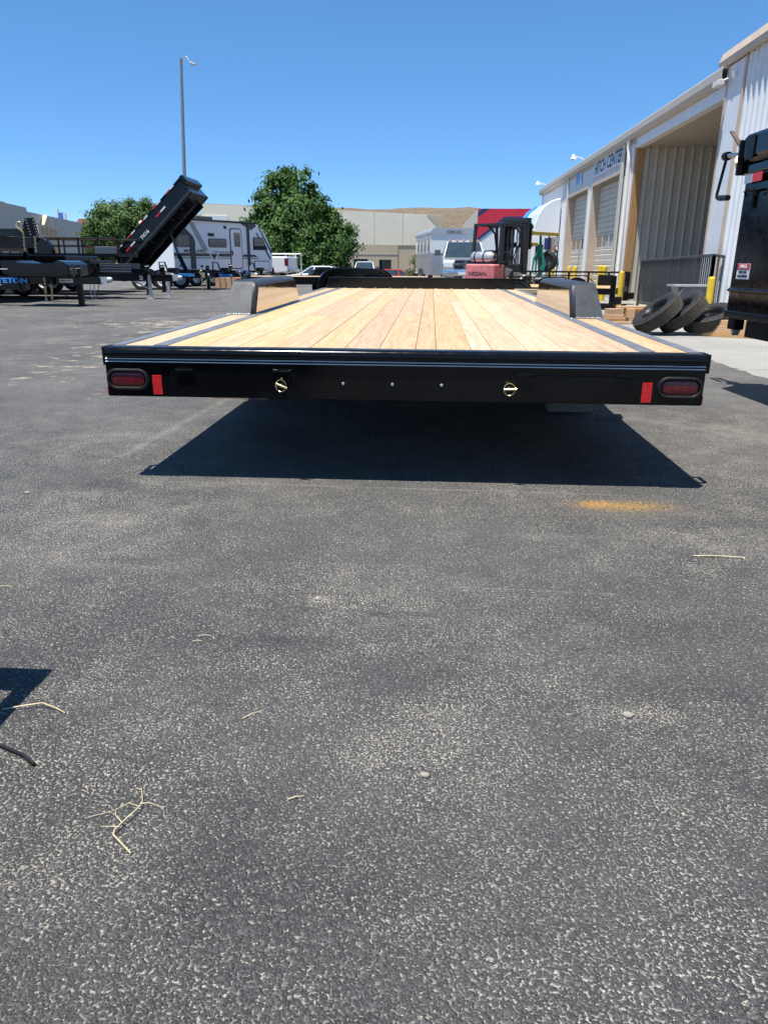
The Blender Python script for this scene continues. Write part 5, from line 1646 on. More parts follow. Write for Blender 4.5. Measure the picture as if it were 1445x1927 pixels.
# tall white rounded body beside the shop
t = thing('camper_trailer', 'tall white camper body with rounded blue edged shoulder past the shop end', 'camper', (4.28, 33.3, 0))
prof = [(0.15, 0.4), (0.15, 2.2), (0.2, 2.6), (0.34, 3.0), (0.55, 3.3), (0.85, 3.52), (1.1, 3.6), (1.25, 3.62), (1.25, 0.4)]
MB().prism(prof, 'xz', 0, 5.4).build('body', 'white_gel', t, bevel=0.04)
edge = [(0.08, 2.2), (0.13, 2.63), (0.28, 3.06), (0.5, 3.37), (0.82, 3.6)]
inn = [(0.85, 3.522), (0.55, 3.302), (0.34, 3.002), (0.2, 2.602), (0.152, 2.2)]
MB().prism(edge + inn, 'xz', 4.2, 5.44).build('blue_edge', 'logo_blue', t)
MB().box(0.78, 1.12, -0.03, 0.001, 0.6, 2.1).build('door', 'old_wood', t, bevel=0.01)
MB().box(0.3, 0.62, -0.04, 0.001, 1.2, 1.8).build('window', 'glass_dark', t, bevel=0.01)
MB().box(0.66, 0.94, -0.07, -0.035, 1.6, 2.05).build('banner', 'navy', t)
for yy in (3.0, 3.9):
    wheel(t, 0.27, yy, 0.38, r=0.38, w=0.2, side=-1, rim='galvanised')
    wheel(t, 1.14, yy, 0.38, r=0.38, w=0.2, side=1, rim='galvanised')

# ================================================================ TREES
def tree(name, label, loc, lumps, leafmat, trunk_h, trunk_r, leaves, leaf, seed, limbs=7, group=None):
    """lumps: (x, z, y, rx, rz) ellipsoids of foliage"""
    rnd = np.random.default_rng(seed)
    t = thing(name, label, 'tree' if 'tree' in name else 'bush', loc, group=group)
    tr = MB().tube([(0, 0, 0), (0.05, 0.02, trunk_h * 0.5), (0.0, 0, trunk_h), (0.1, 0.05, trunk_h * 1.6)], [trunk_r, trunk_r * 0.8, trunk_r * 0.65, trunk_r * 0.3], 10)
    rr = random.Random(seed)
    for k in range(limbs):
        lx, lz, ly, rx, rz = lumps[k % len(lumps)]
        z0 = trunk_h * rr.uniform(0.7, 1.2)
        tr.tube([(0, 0, z0), (lx * 0.45, ly * 0.45, z0 + (lz - z0) * 0.4), (lx * 0.9, ly * 0.9, lz)], [trunk_r * 0.45, trunk_r * 0.25, trunk_r * 0.08], 7)
    tr.build('trunk', 'bark', t, smooth=60)
    vol = np.array([l[3] * l[3] * l[4] for l in lumps])
    cnt = (leaves * vol / vol.sum()).astype(int)
    V, F = [], []
    o = 0
    for (lx, lz, ly, rx, rz), n in zip(lumps, cnt):
        # leaf clumps: a number of sub-centres near the lump's skin, leaves gather round them
        m = max(9, n // 95)
        dirs = rnd.normal(size=(m, 3))
        dirs /= np.linalg.norm(dirs, axis=1)[:, None]
        rad = rnd.uniform(0.35, 1.08, size=(m, 1)) ** 0.6
        sub = dirs * rad * np.array([rx, rx, rz]) + np.array([lx, ly, lz])
        idx = rnd.integers(0, m, n)
        cs = (0.17 + 0.14 * rnd.random((n, 1))) * min(rx, rz) ** 0.5 * 0.85
        off = rnd.normal(size=(n, 3)) * cs * np.array([1, 1, 0.75])
        c = sub[idx] + off
        out = dirs[idx] + off / cs * 0.5 + rnd.normal(size=(n, 3)) * 0.55 + np.array([0, 0, 0.35])
        out /= np.linalg.norm(out, axis=1)[:, None]
        a = np.cross(out, rnd.normal(size=(n, 3)))
        a /= np.linalg.norm(a, axis=1)[:, None]
        b = np.cross(out, a)
        s = leaf * rnd.uniform(0.6, 1.35, size=(n, 1))
        droop = out * s * 0.18
        q = np.stack([c - a * s, c + b * s * 0.5 + droop, c + a * s, c - b * s * 0.5 + droop], axis=1)
        V.append(q.reshape(-1, 3))
        F.append(np.arange(o, o + 4 * n).reshape(-1, 4))
        o += 4 * n
    V = np.concatenate(V)
    F = np.concatenate(F)
    me = bpy.data.meshes.new('crown')
    me.from_pydata(V.tolist(), [], F.tolist())
    me.materials.append(MATS[leafmat])
    put('crown', me, t)
    return t

shade = tree('shade_tree', 'large dense dark green shade tree before the cream warehouse', (-9.95, 57.0, -0.8),
     [(0.0, 2.6, 0, 2.4, 1.4), (-2.3, 2.9, 0.3, 1.3, 1.1), (2.2, 2.5, -0.2, 1.35, 1.5), (0.3, 4.0, 0, 1.9, 1.2), (-0.55, 5.3, 0, 1.1, 1.0), (0.6, 5.4, 0.1, 0.95, 1.1), (-0.05, 6.4, 0, 0.62, 0.65), (-1.35, 4.9, 0, 0.65, 0.55), (2.5, 1.6, 0, 1.0, 0.9), (-2.9, 3.2, 0, 0.75, 0.45), (1.95, 4.6, 0, 0.3, 0.32), (-1.3, 1.7, -1.2, 1.5, 1.0), (1.3, 1.4, -1.2, 1.5, 0.9), (1.0, 4.7, -0.5, 0.9, 0.9), (-1.4, 3.9, -0.3, 1.0, 0.8), (2.0, 3.7, 0.2, 0.9, 0.7)],
     'leaf_dark', 1.7, 0.26, 46000, 0.12, 21, limbs=14)
shade.scale = (1.3, 1.14, 1.25)
tree('lot_tree', 'light green broad tree beyond the tipped dump bed', (-24.0, 60.0, -0.8),
     [(0.0, 4.2, 0, 2.4, 1.8), (-1.7, 3.4, 0.2, 1.5, 1.3), (1.9, 4.6, 0, 1.4, 1.5), (0.6, 5.5, 0, 1.2, 0.9), (2.5, 5.5, 0, 1.0, 0.9), (-0.9, 5.2, 0, 0.9, 0.7), (2.0, 3.2, -0.5, 1.4, 1.2), (-0.3, 2.8, -0.6, 1.6, 1.0)],
     'leaf_light', 2.4, 0.22, 22000, 0.13, 8, limbs=8)
tree('lot_bush', 'small olive green bush growing by the horse trailer', (-0.75, 52.0, -0.6),
     [(0.0, 1.2, 0, 0.55, 0.7), (-0.15, 0.7, 0, 0.5, 0.5), (0.2, 1.75, 0, 0.35, 0.45)], 'leaf_olive', 0.7, 0.05, 1800, 0.07, 4, limbs=3)

# ================================================================ VEHICLES
def car_sedan(label, loc, rz, m, L=4.6, W=1.8, H=1.42, name='sedan', roof=None):
    t = thing(name, label, 'car', loc, rz)
    h = L / 2
    def arch(xc, r=0.36, n=7):
        return [(xc + r * math.cos(a), 0.33 + r * math.sin(a)) for a in [math.pi - math.pi * k / n for k in range(n + 1)]]
    bot = [(-h + 0.05, 0.3)] + arch(-h + 0.95) + arch(h - 0.95) + [(h - 0.05, 0.3)]
    prof = bot + [(h, 0.45), (h - 0.03, 0.66), (h - 0.25, 0.78), (h - 1.3, 0.93), (-h + 0.9, 0.98), (-h + 0.12, 0.93), (-h, 0.7), (-h, 0.45)]
    MB().prism(prof, 'xz', -W / 2, W / 2).build('body', m, t, bevel=0.05, seg=3)
    z0, z1 = 0.93, H
    b = [(h - 1.35, W / 2 - 0.06), (-h + 0.45, W / 2 - 0.08), (-h + 0.45, -W / 2 + 0.08), (h - 1.35, -W / 2 + 0.06)]
    r_ = [(h - 2.1, W / 2 - 0.28), (-h + 1.2, W / 2 - 0.3), (-h + 1.2, -W / 2 + 0.3), (h - 2.1, -W / 2 + 0.28)]
    g = MB().loft([[(x, y, z0) for x, y in b], [(x, y, z1 - 0.05) for x, y in r_]])
    g.build('cabin_glass', 'glass_car', t)
    MB().loft([[(x * 1.0, y, z1 - 0.055) for x, y in r_], [(x * 0.97, y * 0.95, z1) for x, y in r_]]).build('roof', m, t, bevel=0.03)
    for s in (-1, 1):
        for (xa, xb) in ((h - 1.35, h - 2.1), (-h + 0.45, -h + 1.2), (0.05, -0.05)):
            ya = W / 2 - 0.06
            yb = W / 2 - 0.285
            MB().bar((xa, s * ya, z0 - 0.03), (xb, s * yb, z1 - 0.04), 0.07, 0.05, up=(0, s, 0)).build('pillar', m, t)
        MB().box(h - 1.55, h - 1.42, s * (W / 2 + 0.0), s * (W / 2 + 0.16), 0.92, 1.03).build('mirror', m, t, bevel=0.02)
        MB().box(h - 0.22, h + 0.0, s * (W / 2 - 0.45), s * (W / 2 - 0.06), 0.6, 0.72).build('headlight', 'glass_car', t, bevel=0.03)
        MB().box(-h - 0.005, -h + 0.2, s * (W / 2 - 0.45), s * (W / 2 - 0.05), 0.68, 0.84).build('tail_light', 'red_lens', t, bevel=0.03)
        for xc in (-h + 0.95, h - 0.95):
            wheel(t, xc, s * (W / 2 - 0.11), 0.33, r=0.33, w=0.21, side=s, rim='galvanised', axis='y')
    return t

def car_pickup(label, loc, rz, m, detail=False, crew=False, rack=False):
    """x forward, local origin at the centre on the ground"""
    t = thing('pickup_truck', label, 'pickup truck', loc, rz)
    L, W = 5.7, 1.95
    h = L / 2
    def arch(xc, r=0.46, n=8):
        return [(xc + r * math.cos(a), 0.5 + r * math.sin(a)) for a in [math.pi - math.pi * k / n for k in range(n + 1)]]
    prof = [(-h, 0.55)] + arch(-h + 1.15) + arch(h - 0.95) + [(h - 0.05, 0.55), (h - 0.02, 1.0), (h - 0.12, 1.17), (h - 1.25, 1.28), (h - 1.3, 1.3), (-h, 1.3)]
    MB().prism(prof, 'xz', -W / 2, W / 2).build('body', m, t, bevel=0.06, seg=3)
    cx0, cx1 = (h - 3.6, h - 1.2) if crew else (h - 3.2, h - 1.2)
    z0, z1 = 1.28, 2.0
    bpts = [(cx1, W / 2 - 0.07), (cx0, W / 2 - 0.07), (cx0, -W / 2 + 0.07), (cx1, -W / 2 + 0.07)]
    rpts = [(cx1 - 0.75, W / 2 - 0.24), (cx0 + 0.12, W / 2 - 0.22), (cx0 + 0.12, -W / 2 + 0.22), (cx1 - 0.75, -W / 2 + 0.24)]
    MB().loft([[(x, y, z0) for x, y in bpts], [(x, y, z1 - 0.09) for x, y in rpts]]).build('cabin_glass', 'glass_car', t)
    MB().loft([[(x, y, z1 - 0.1) for x, y in rpts], [(x, y * 0.93, z1) for x, y in rpts]]).build('roof', m, t, bevel=0.04, seg=3)
    for s in (-1, 1):
        for (p, q) in (((cx1, W / 2 - 0.07), (cx1 - 0.75, W / 2 - 0.24)), ((cx0, W / 2 - 0.07), (cx0 + 0.12, W / 2 - 0.22)), (((cx0 + cx1) / 2, W / 2 - 0.07), ((cx0 + cx1) / 2, W / 2 - 0.23))):
            MB().bar((p[0], s * p[1], z0 - 0.02), (q[0], s * q[1], z1 - 0.08), 0.09, 0.06, up=(0, s, 0)).build('pillar', m, t)
        mr = MB().box(cx1 - 0.28, cx1 - 0.12, s * (W / 2 + 0.08), s * (W / 2 + 0.34), 1.36, 1.6)
        mr.bar((cx1 - 0.2, s * (W / 2 - 0.06), 1.4), (cx1 - 0.2, s * (W / 2 + 0.1), 1.44), 0.05, 0.05)
        mr.build('mirror', 'grey_plastic', t, bevel=0.03)
        hl = MB().box(h - 0.16, h + 0.015, s * (W / 2 - 0.5), s * (W / 2 - 0.04), 0.86, 1.1).build('headlight', 'white_gel', t, bevel=0.04)
        MB().box(-h - 0.02, -h + 0.16, s * (W / 2 - 0.17), s * (W / 2 + 0.004), 0.85, 1.22).build('tail_light', 'red_lens', t, bevel=0.02)
        for xc in (-h + 1.15, h - 0.95):
            wheel(t, xc, s * (W / 2 - 0.14), 0.4, r=0.4, w=0.25, side=s, rim='galvanised', axis='y')
    fb = MB().prism(rrect(0.24, 0.28, 0.06, 3, h + 0.04, 0.62), 'xz', -W / 2 + 0.02, W / 2 - 0.02)
    fb.build('front_bumper', 'chrome' if detail else 'galvanised', t, smooth=40)
    MB().box(-h - 0.12, -h + 0.02, -W / 2 + 0.05, W / 2 - 0.05, 0.55, 0.72).build('rear_bumper', 'chrome', t, bevel=0.03)
    gr = MB().prism([(-0.46, 0.78), (0.46, 0.78), (0.52, 1.0), (0.42, 1.16), (-0.42, 1.16), (-0.52, 1.0)], 'yz', h - 0.1, h + 0.03).build('grille', 'ink', t, bevel=0.015)
    if detail:
        c = MB().box(h + 0.03, h + 0.055, -0.06, 0.06, 0.76, 1.17)
        c.box(h + 0.031, h + 0.056, -0.5, 0.5, 0.94, 1.04)
        c.build('grille_cross', 'chrome', gr, bevel=0.01)
        gf = MB().tube([(h + 0.035, y, z) for y, z in [(-0.47, 0.77), (0.47, 0.77), (0.53, 1.0), (0.43, 1.17), (-0.43, 1.17), (-0.53, 1.0)]], 0.028, 6, closed=True)
        gf.build('grille_frame', 'chrome', gr)
        for k in range(5):
            y = -0.62 + k * 0.31
            MB().box(cx1 - 0.86, cx1 - 0.74, y - 0.05, y + 0.05, z1 - 0.02, z1 + 0.045).build('clearance_light', 'orange_cone', t, bevel=0.015)
        MB().box(h + 0.158, h + 0.17, -0.3, 0.3, 0.55, 0.68).build('number_plate', 'white_tape', t)
        MB().bar((cx1 - 0.02, 0.5, 1.3), (cx1 - 0.2, -0.1, 1.36), 0.02, 0.02).build('wiper', 'ink', t)
    if rack:
        rk = MB()
        for s in (-1, 1):
            rk.tube([(-h + 0.1, s * (W / 2 - 0.05), 1.3), (-h + 0.1, s * (W / 2 - 0.05), 1.42)], 0.03, 6)
        rk.tube([(-h - 0.2, -W / 2 + 0.05, 0.6), (-h - 0.2, -W / 2 + 0.05, 1.45), (-h + 1.8, -W / 2 + 0.05, 1.45)], 0.035, 6)
        rk.build('ladder_rack', 'white_paint', t)
    return t

car_pickup('silver pickup truck facing out with orange roof lights and chrome cross grille', (1.68, 36.6, 0), R(-90), 'car_silver', detail=True, crew=True)
car_pickup('white pickup truck tail with red light poking out past the camper nose', (-9.65, 39.6, 0), R(174), 'car_white', rack=True)
car_pickup('pale grey pickup parked face on before the cream warehouse doors', (-5.7, 72.0, -0.8), R(-88), 'car_silver')
car_sedan('white sedan parked under the big shade tree', (-7.3, 51.0, -0.58), R(176), 'car_white')
car_sedan('bright red sedan parked by the olive bush', (-2.2, 60.0, -0.8), R(8), 'car_red', L=4.5)

# horse trailer behind the silver truck
t = thing('horse_trailer', 'white and silver horse trailer with rounded roof behind the silver truck', 'trailer', (1.35, 41.5, 0), R(8))
def hsec(w, z0, z1, r_):
    pts = [(-w, z0), (w, z0)]
    for k in range(6):
        a = math.pi / 2 * k / 5
        pts.append((w - r_ + r_ * math.cos(a), z1 - r_ + r_ * math.sin(a)))
    for k in range(6):
        a = math.pi / 2 + math.pi / 2 * k / 5
        pts.append((-w + r_ + r_ * math.cos(a), z1 - r_ + r_ * math.sin(a)))
    return pts
MB().prism(hsec(1.12, 1.55, 2.72, 0.28), 'xz', 0, 6.5).build('upper_body', 'white_gel', t, smooth=30)
MB().prism([(-1.12, 0.45), (1.12, 0.45), (1.12, 1.548), (-1.12, 1.548)], 'xz', 0.0, 6.5).build('lower_body', 'car_silver', t, bevel=0.02)
MB().prism(hsec(1.17, 2.5, 2.8, 0.25), 'xz', -0.05, 6.55).build('roof', 'galvanised', t, smooth=30)
text('CIRCLE J', 'ink', t, face_M((0.1, -0.056, 2.6), (0, -1, 0)), 0.2, width=0.85, bold=0.004)
for k in range(4):
    w = MB().box(-1.15, -1.118, 0.5 + k * 1.4, 1.3 + k * 1.4, 1.7, 2.3).build('window', 'galvanised', t)
    MB().box(-1.16, -1.149, 0.57 + k * 1.4, 1.23 + k * 1.4, 1.76, 2.24).build('pane', 'glass_dark', w)
for yy in (3.4, 4.3):
    for s in (-1, 1):
        wheel(t, s * 1.08, yy, 0.38, r=0.38, w=0.22, side=s, rim='galvanised')
MB().bar((-0.5, -0.02, 0.5), (0, -1.6, 0.5), 0.1, 0.1).build('tongue', 'black_satin', t)
MB().bar((0.5, -0.02, 0.5), (0, -1.6, 0.5), 0.1, 0.1).build('tongue', 'black_satin', t)

# ================================================================ FORKLIFT
def forklift():
    t = thing('forklift', 'old forklift with faded red counterweight, gas tank and yellow crane jib', 'forklift', (1.42, 21.6, 0), R(-42))
    # local y forward, x right; rear face at y=0
    cw = MB()
    cw.prism([(-0.5, 0.1), (-0.36, 0.0), (0.36, 0.0), (0.5, 0.1), (0.52, 0.55), (-0.52, 0.55)], 'xy', 0.22, 0.98)
    cwo = cw.build('counterweight', 'faded_red', t, bevel=0.04, seg=3)
    MB().box(-0.16, 0.3, -0.012, 0.02, 0.28, 0.5).build('tow_recess', 'dark_void', cwo, bevel=0.03)
    text('NISSAN', 'ink', cwo, face_M((0.0, -0.003, 0.72), (0, -1, 0)), 0.16, width=0.62, bold=0.003)
    # body
    MB().box(-0.5, 0.5, 0.551, 1.5, 0.3, 0.62).build('chassis', 'forklift_body', t, bevel=0.03)
    MB().box(-0.45, 0.45, 0.551, 1.05, 0.621, 0.95).build('engine_cover', 'forklift_dark', t, bevel=0.04)
    MB().prism([(0.62, 0.621), (1.45, 0.621), (1.45, 0.72), (0.62, 0.9)], 'yz', 0.46, 0.51).build('side_cover', 'forklift_body', t, bevel=0.01)
    text('60', 'ink', t, face_M((0.512, 0.9, 0.68), (1, 0, 0)), 0.22, width=0.22, bold=0.01)
    st = MB().box(-0.25, 0.25, 0.62, 1.0, 0.95, 1.05)
    st.box(-0.25, 0.25, 0.56, 0.66, 1.05, 1.35)
    st.build('seat', 'rubber', t, bevel=0.03)
    MB().tube([(0.05, 1.45, 0.75), (0.02, 1.25, 1.15)], 0.03, 8).build('steering_column', 'forklift_dark', t)
    MB().tube([(0.02 + 0.17 * math.cos(a), 1.25 + 0.06 * math.sin(a), 1.17 + 0.15 * math.sin(a)) for a in [k * math.pi / 8 for k in range(16)]], 0.014, 6, closed=True).build('steering_wheel', 'ink', t)
    dsh = MB().box(-0.4, 0.4, 1.42, 1.55, 0.6, 1.0)
    dsh.build('dashboard', 'forklift_dark', t, bevel=0.03)
    # hydraulic clutter
    hc = MB()
    rr = random.Random(9)
    for k in range(4):
        x = rr.uniform(-0.1, 0.4)
        hc.tube([(x, 1.35, 0.6), (x + 0.08, 1.5, 0.85), (x - 0.05, 1.62, 1.1 + 0.08 * k), (x, 1.68, 1.5)], 0.016, 6)
    hc.build('hydraulic_hoses', 'rubber_new', t, smooth=50)
    # gas tank
    tk = MB().lathe([(0.0, -0.4), (0.09, -0.39), (0.145, -0.33), (0.155, -0.28), (0.155, 0.24), (0.145, 0.3), (0.1, 0.34), (0.1, 0.4), (0.08, 0.4), (0.08, 0.35), (0.0, 0.35)], 22, Matrix.Translation((0.0, 0.24, 1.16)))
    tko = tk.build('gas_tank', 'tank_silver', t, smooth=40)
    for x in (-0.2, 0.1):
        MB().lathe([(0.158, x - 0.02), (0.164, x - 0.02), (0.164, x + 0.02), (0.158, x + 0.02)], 22, Matrix.Translation((0.0, 0.24, 1.16)), closed=True).build('tank_strap', 'ink', tko)
    MB().tube([(0.38, 0.24, 1.16), (0.44, 0.24, 1.18), (0.46, 0.3, 1.1), (0.42, 0.4, 1.0)], 0.018, 6).build('gas_hose', 'rubber_new', t)
    MB().box(-0.38, 0.38, 0.12, 0.36, 0.98, 1.02).build('tank_cradle', 'forklift_dark', t)
    # overhead guard
    zt = 2.02
    for s in (-1, 1):
        MB().bar((s * 0.47, 0.35, 0.9), (s * 0.45, 0.42, zt), 0.09, 0.07).build('guard_post', 'forklift_dark', t, bevel=0.01)
        MB().bar((s * 0.47, 1.5, 0.9), (s * 0.44, 1.38, zt), 0.07, 0.06).build('guard_post', 'forklift_dark', t, bevel=0.01)
        MB().bar((s * 0.44, 0.36, zt), (s * 0.44, 1.45, zt), 0.07, 0.07).build('guard_rail', 'forklift_dark', t, bevel=0.01)
        MB().tube([(s * 0.44, 1.0, zt - 0.02), (s * 0.44, 1.3, zt - 0.2), (s * 0.45, 1.42, zt - 0.6)], 0.03, 6).build('guard_gusset', 'forklift_dark', t)
    MB().bar((-0.48, 0.4, zt), (0.48, 0.4, zt), 0.07, 0.071).build('guard_rail', 'forklift_dark', t, bevel=0.01)
    for k in range(6):
        y = 0.55 + k * 0.16
        MB().bar((-0.42, y, zt + 0.005), (0.42, y, zt + 0.005), 0.035, 0.03).build('guard_slat', 'forklift_dark', t)
    # mast
    for s in (-1, 1):
        MB().box(s * 0.37 - 0.04, s * 0.37 + 0.04, 1.62, 1.8, 0.12, 2.16).build('mast_channel', 'forklift_dark', t, bevel=0.01)
        MB().box(s * 0.24 - 0.02, s * 0.24 + 0.02, 1.66, 1.82, 0.14, 2.2).build('mast_channel', 'forklift_dark', t, bevel=0.01)
        MB().cyl((s * 0.1, 1.72, 0.3), (s * 0.1, 1.72, 2.05), 0.04, n=10).build('lift_cylinder', 'chrome' if s > 0 else 'forklift_dark', t, smooth=40)
    MB().box(-0.42, 0.42, 1.6, 1.86, 2.1, 2.24).build('mast_crossbar', 'forklift_dark', t, bevel=0.015)
    MB().box(-0.39, 0.39, 1.63, 1.78, 0.5, 0.6).build('mast_crossbar', 'forklift_dark', t, bevel=0.01)
    for x in (-0.04, 0.04):
        MB().box(x - 0.012, x + 0.012, 1.83, 1.85, 0.5, 2.1).build('lift_chain', 'galvanised', t)
    MB().cyl((-0.1, 1.84, 2.05), (0.1, 1.84, 2.05), 0.07, n=12).build('chain_pulley', 'galvanised', t)
    # carriage
    cg = MB().box(-0.45, 0.45, 1.87, 1.93, 1.45, 1.55)
    cg.box(-0.45, 0.45, 1.87, 1.93, 1.95, 2.05)
    cg.box(0.3, 0.42, 1.86, 1.92, 1.4, 2.1)
    cg.box(-0.42, -0.3, 1.86, 1.92, 1.4, 2.1)
    cg.build('carriage', 'forklift_dark', t, bevel=0.01)
    # yellow jib
    jb = MB().box(-0.05, 0.09, 1.94, 2.5, 1.80, 1.93)
    jb.box(-0.03, 0.07, 2.5, 3.9, 1.815, 1.915)
    jb.bar((0.02, 1.98, 1.45), (0.02, 1.98, 1.85), 0.12, 0.08)
    jb.box(-0.3, 0.3, 1.95, 2.1, 1.5, 1.6)
    jb.box(-0.25, -0.13, 2.1, 2.45, 1.5, 1.6)
    jb.box(0.13, 0.25, 2.1, 2.5, 1.5, 1.6)
    jb.build('crane_jib', 'yellow_dirty', t, bevel=0.01)
    MB().cyl((0.02, 3.84, 1.82), (0.02, 3.84, 1.79), 0.03).build('jib_eye', 'zinc', t)
    chain_mb(MB(), (0.02, 3.84, 1.78), 0.3, link=0.09, r=0.012).build('jib_chain', 'zinc', t)
    hook_mb(MB(), (0.03, 3.84, 1.43), 1.0).build('jib_hook', 'sign_red', t, smooth=50)
    # wheels
    for s in (-1, 1):
        wheel(t, s * 0.46, 1.6, 0.33, r=0.33, w=0.2, side=s, rim='white_paint')
        wheel(t, s * 0.4, 0.45, 0.25, r=0.25, w=0.16, side=s, rim='white_paint')
    for s in (-1, 1):
        MB().prism([(1.2 + 0.4 * math.cos(R(a)) + 0.4, 0.33 + 0.38 * math.sin(R(a))) for a in range(0, 181, 20)] + [(1.2 + 0.36 * math.cos(R(a)) + 0.4, 0.33 + 0.34 * math.sin(R(a))) for a in range(180, -1, -20)], 'yz', s * 0.36, s * 0.57).build('fender', 'forklift_body', t)
    return t
fk = forklift()
# slings and a hanging tyre below the jib
J = Matrix.Translation((1.42, 21.6, 0)) @ Matrix.Rotation(R(-42), 4, 'Z')
p = J @ Vector((0.02, 3.84, 1.42))
t = thing('lifting_sling', 'green lifting strap hanging in a loop from the jib hook', 'strap', (p.x, p.y, 0.9))
MB().tube([(0, 0, 0.5), (-0.13, 0, 0.2), (-0.15, 0, -0.05), (-0.05, 0, -0.16), (0.06, 0, -0.1), (0.1, 0, 0.1), (0.02, 0, 0.5)], 0.025, 6).build('strap', 'green_strap', t, smooth=60)
p2 = J @ Vector((0.02, 2.95, 1.5))
t = thing('lifting_sling', 'dark green lifting straps bunched below the inner end of the jib', 'strap', (p2.x, p2.y, 0.9))
for k in range(3):
    MB().tube([(0.0, 0, 0.93), (0.02 * k, 0, 0.55), (-0.16 + 0.08 * k, 0.03 * k, 0.25), (-0.18 + 0.1 * k, 0, -0.15), (-0.02 + 0.05 * k, 0, -0.25), (0.14 + 0.03 * k, 0, 0.1), (0.04, 0, 0.55)], 0.03, 6).build('strap', 'green_strap', t, smooth=60)
t = thing('hanging_tyre', 'black tyre and wheel slung among straps beneath the jib', 'tyre', ((J @ Vector((0.02, 3.42, 0))).x, (J @ Vector((0.02, 3.42, 0))).y, 1.08))
MB().lathe([(0.15, -0.09), (0.24, -0.11), (0.29, -0.07), (0.29, 0.07), (0.24, 0.11), (0.15, 0.09)], 26, Matrix.Rotation(R(62), 4, 'Z'), closed=True).build('carcass', 'rubber', t, smooth=40)
MB().lathe([(0.0, 0.05), (0.15, 0.02), (0.15, -0.06), (0.0, -0.05)], 20, Matrix.Rotation(R(62), 4, 'Z')).build('rim', 'grey_plastic', t, smooth=40)
MB().tube([(0, 0, 0.26), (0.0, 0, 0.76)], 0.02, 6).build('strap', 'rubber_new', t)

# ================================================================ TRAILERS BETWEEN THE FLATBED AND THE FORKLIFT
def tandem_trailer():
    t = thing('equipment_trailer', 'low black trailer with rounded tandem wheel fenders beyond the flatbed front', 'trailer', (-2.0, 19.7, 0), R(16))
    # local x along trailer; near side at y=-1
    fr = MB()
    for s in (-1, 1):
        fr.box(-2.6, 2.6, s * 0.92 - 0.05, s * 0.92 + 0.05, 0.48, 0.66)
    fr.box(-2.6, -2.52, -0.869, 0.869, 0.48, 0.66)
    fr.box(2.52, 2.6, -0.869, 0.869, 0.48, 0.66)
    fr.build('frame', 'black_gloss', t, bevel=0.006)
    for k in range(11):
        MB().box(-2.5, 2.5, -0.86 + k * 0.157, -0.71 + k * 0.157, 0.62, 0.655).build('plank', 'deck_wood', t)
    def pts(o):
        q = []
        for a in range(180, 89, -10):
            q.append((-0.5 + (0.45 - o) * math.cos(R(a)), 0.43 + (0.42 - o) * math.sin(R(a))))
        for a in range(90, -1, -10):
            q.append((0.5 + (0.45 - o) * math.cos(R(a)), 0.43 + (0.42 - o) * math.sin(R(a))))
        return q
    for s in (-1, 1):
        MB().prism(pts(0) + pts(0.02)[::-1], 'xz', s * 0.98, s * 1.22).build('fender', 'black_gloss', t, smooth=35)
        MB().prism(pts(0.022), 'xz', s * 0.975, s * 0.99).build('fender_back', 'black_gloss', t)
        MB().tube([(x, s * 1.22, z) for x, z in pts(0.0)], 0.012, 6).build('fender_edge', 'black_gloss', t)
        for x in (-0.42, 0.42):
            wheel(t, x, s * 1.1, 0.36, r=0.36, w=0.2, side=s, rim='grey_plastic', axis='y')
    MB().box(-2.66, -2.6, -0.9, 0.9, 0.5, 0.62).build('rear_bumper', 'black_satin', t)
    MB().box(-2.67, -2.655, -0.88, -0.74, 0.52, 0.6).build('tail_light', 'red_lens', t)
    MB().box(-2.85, -2.6, -0.96, -0.9, 0.2, 0.6).build('stabiliser', 'black_satin', t)
    for s in (-1, 1):
        MB().bar((2.6, s * 0.6, 0.55), (3.9, 0, 0.55), 0.07, 0.12).build('tongue', 'black_satin', t)
    MB().box(-0.6 - 2.0, -2.5, -0.95, 0.95, 0.665, 0.7).build('end_cap', 'black_gloss', t)
tandem_trailer()

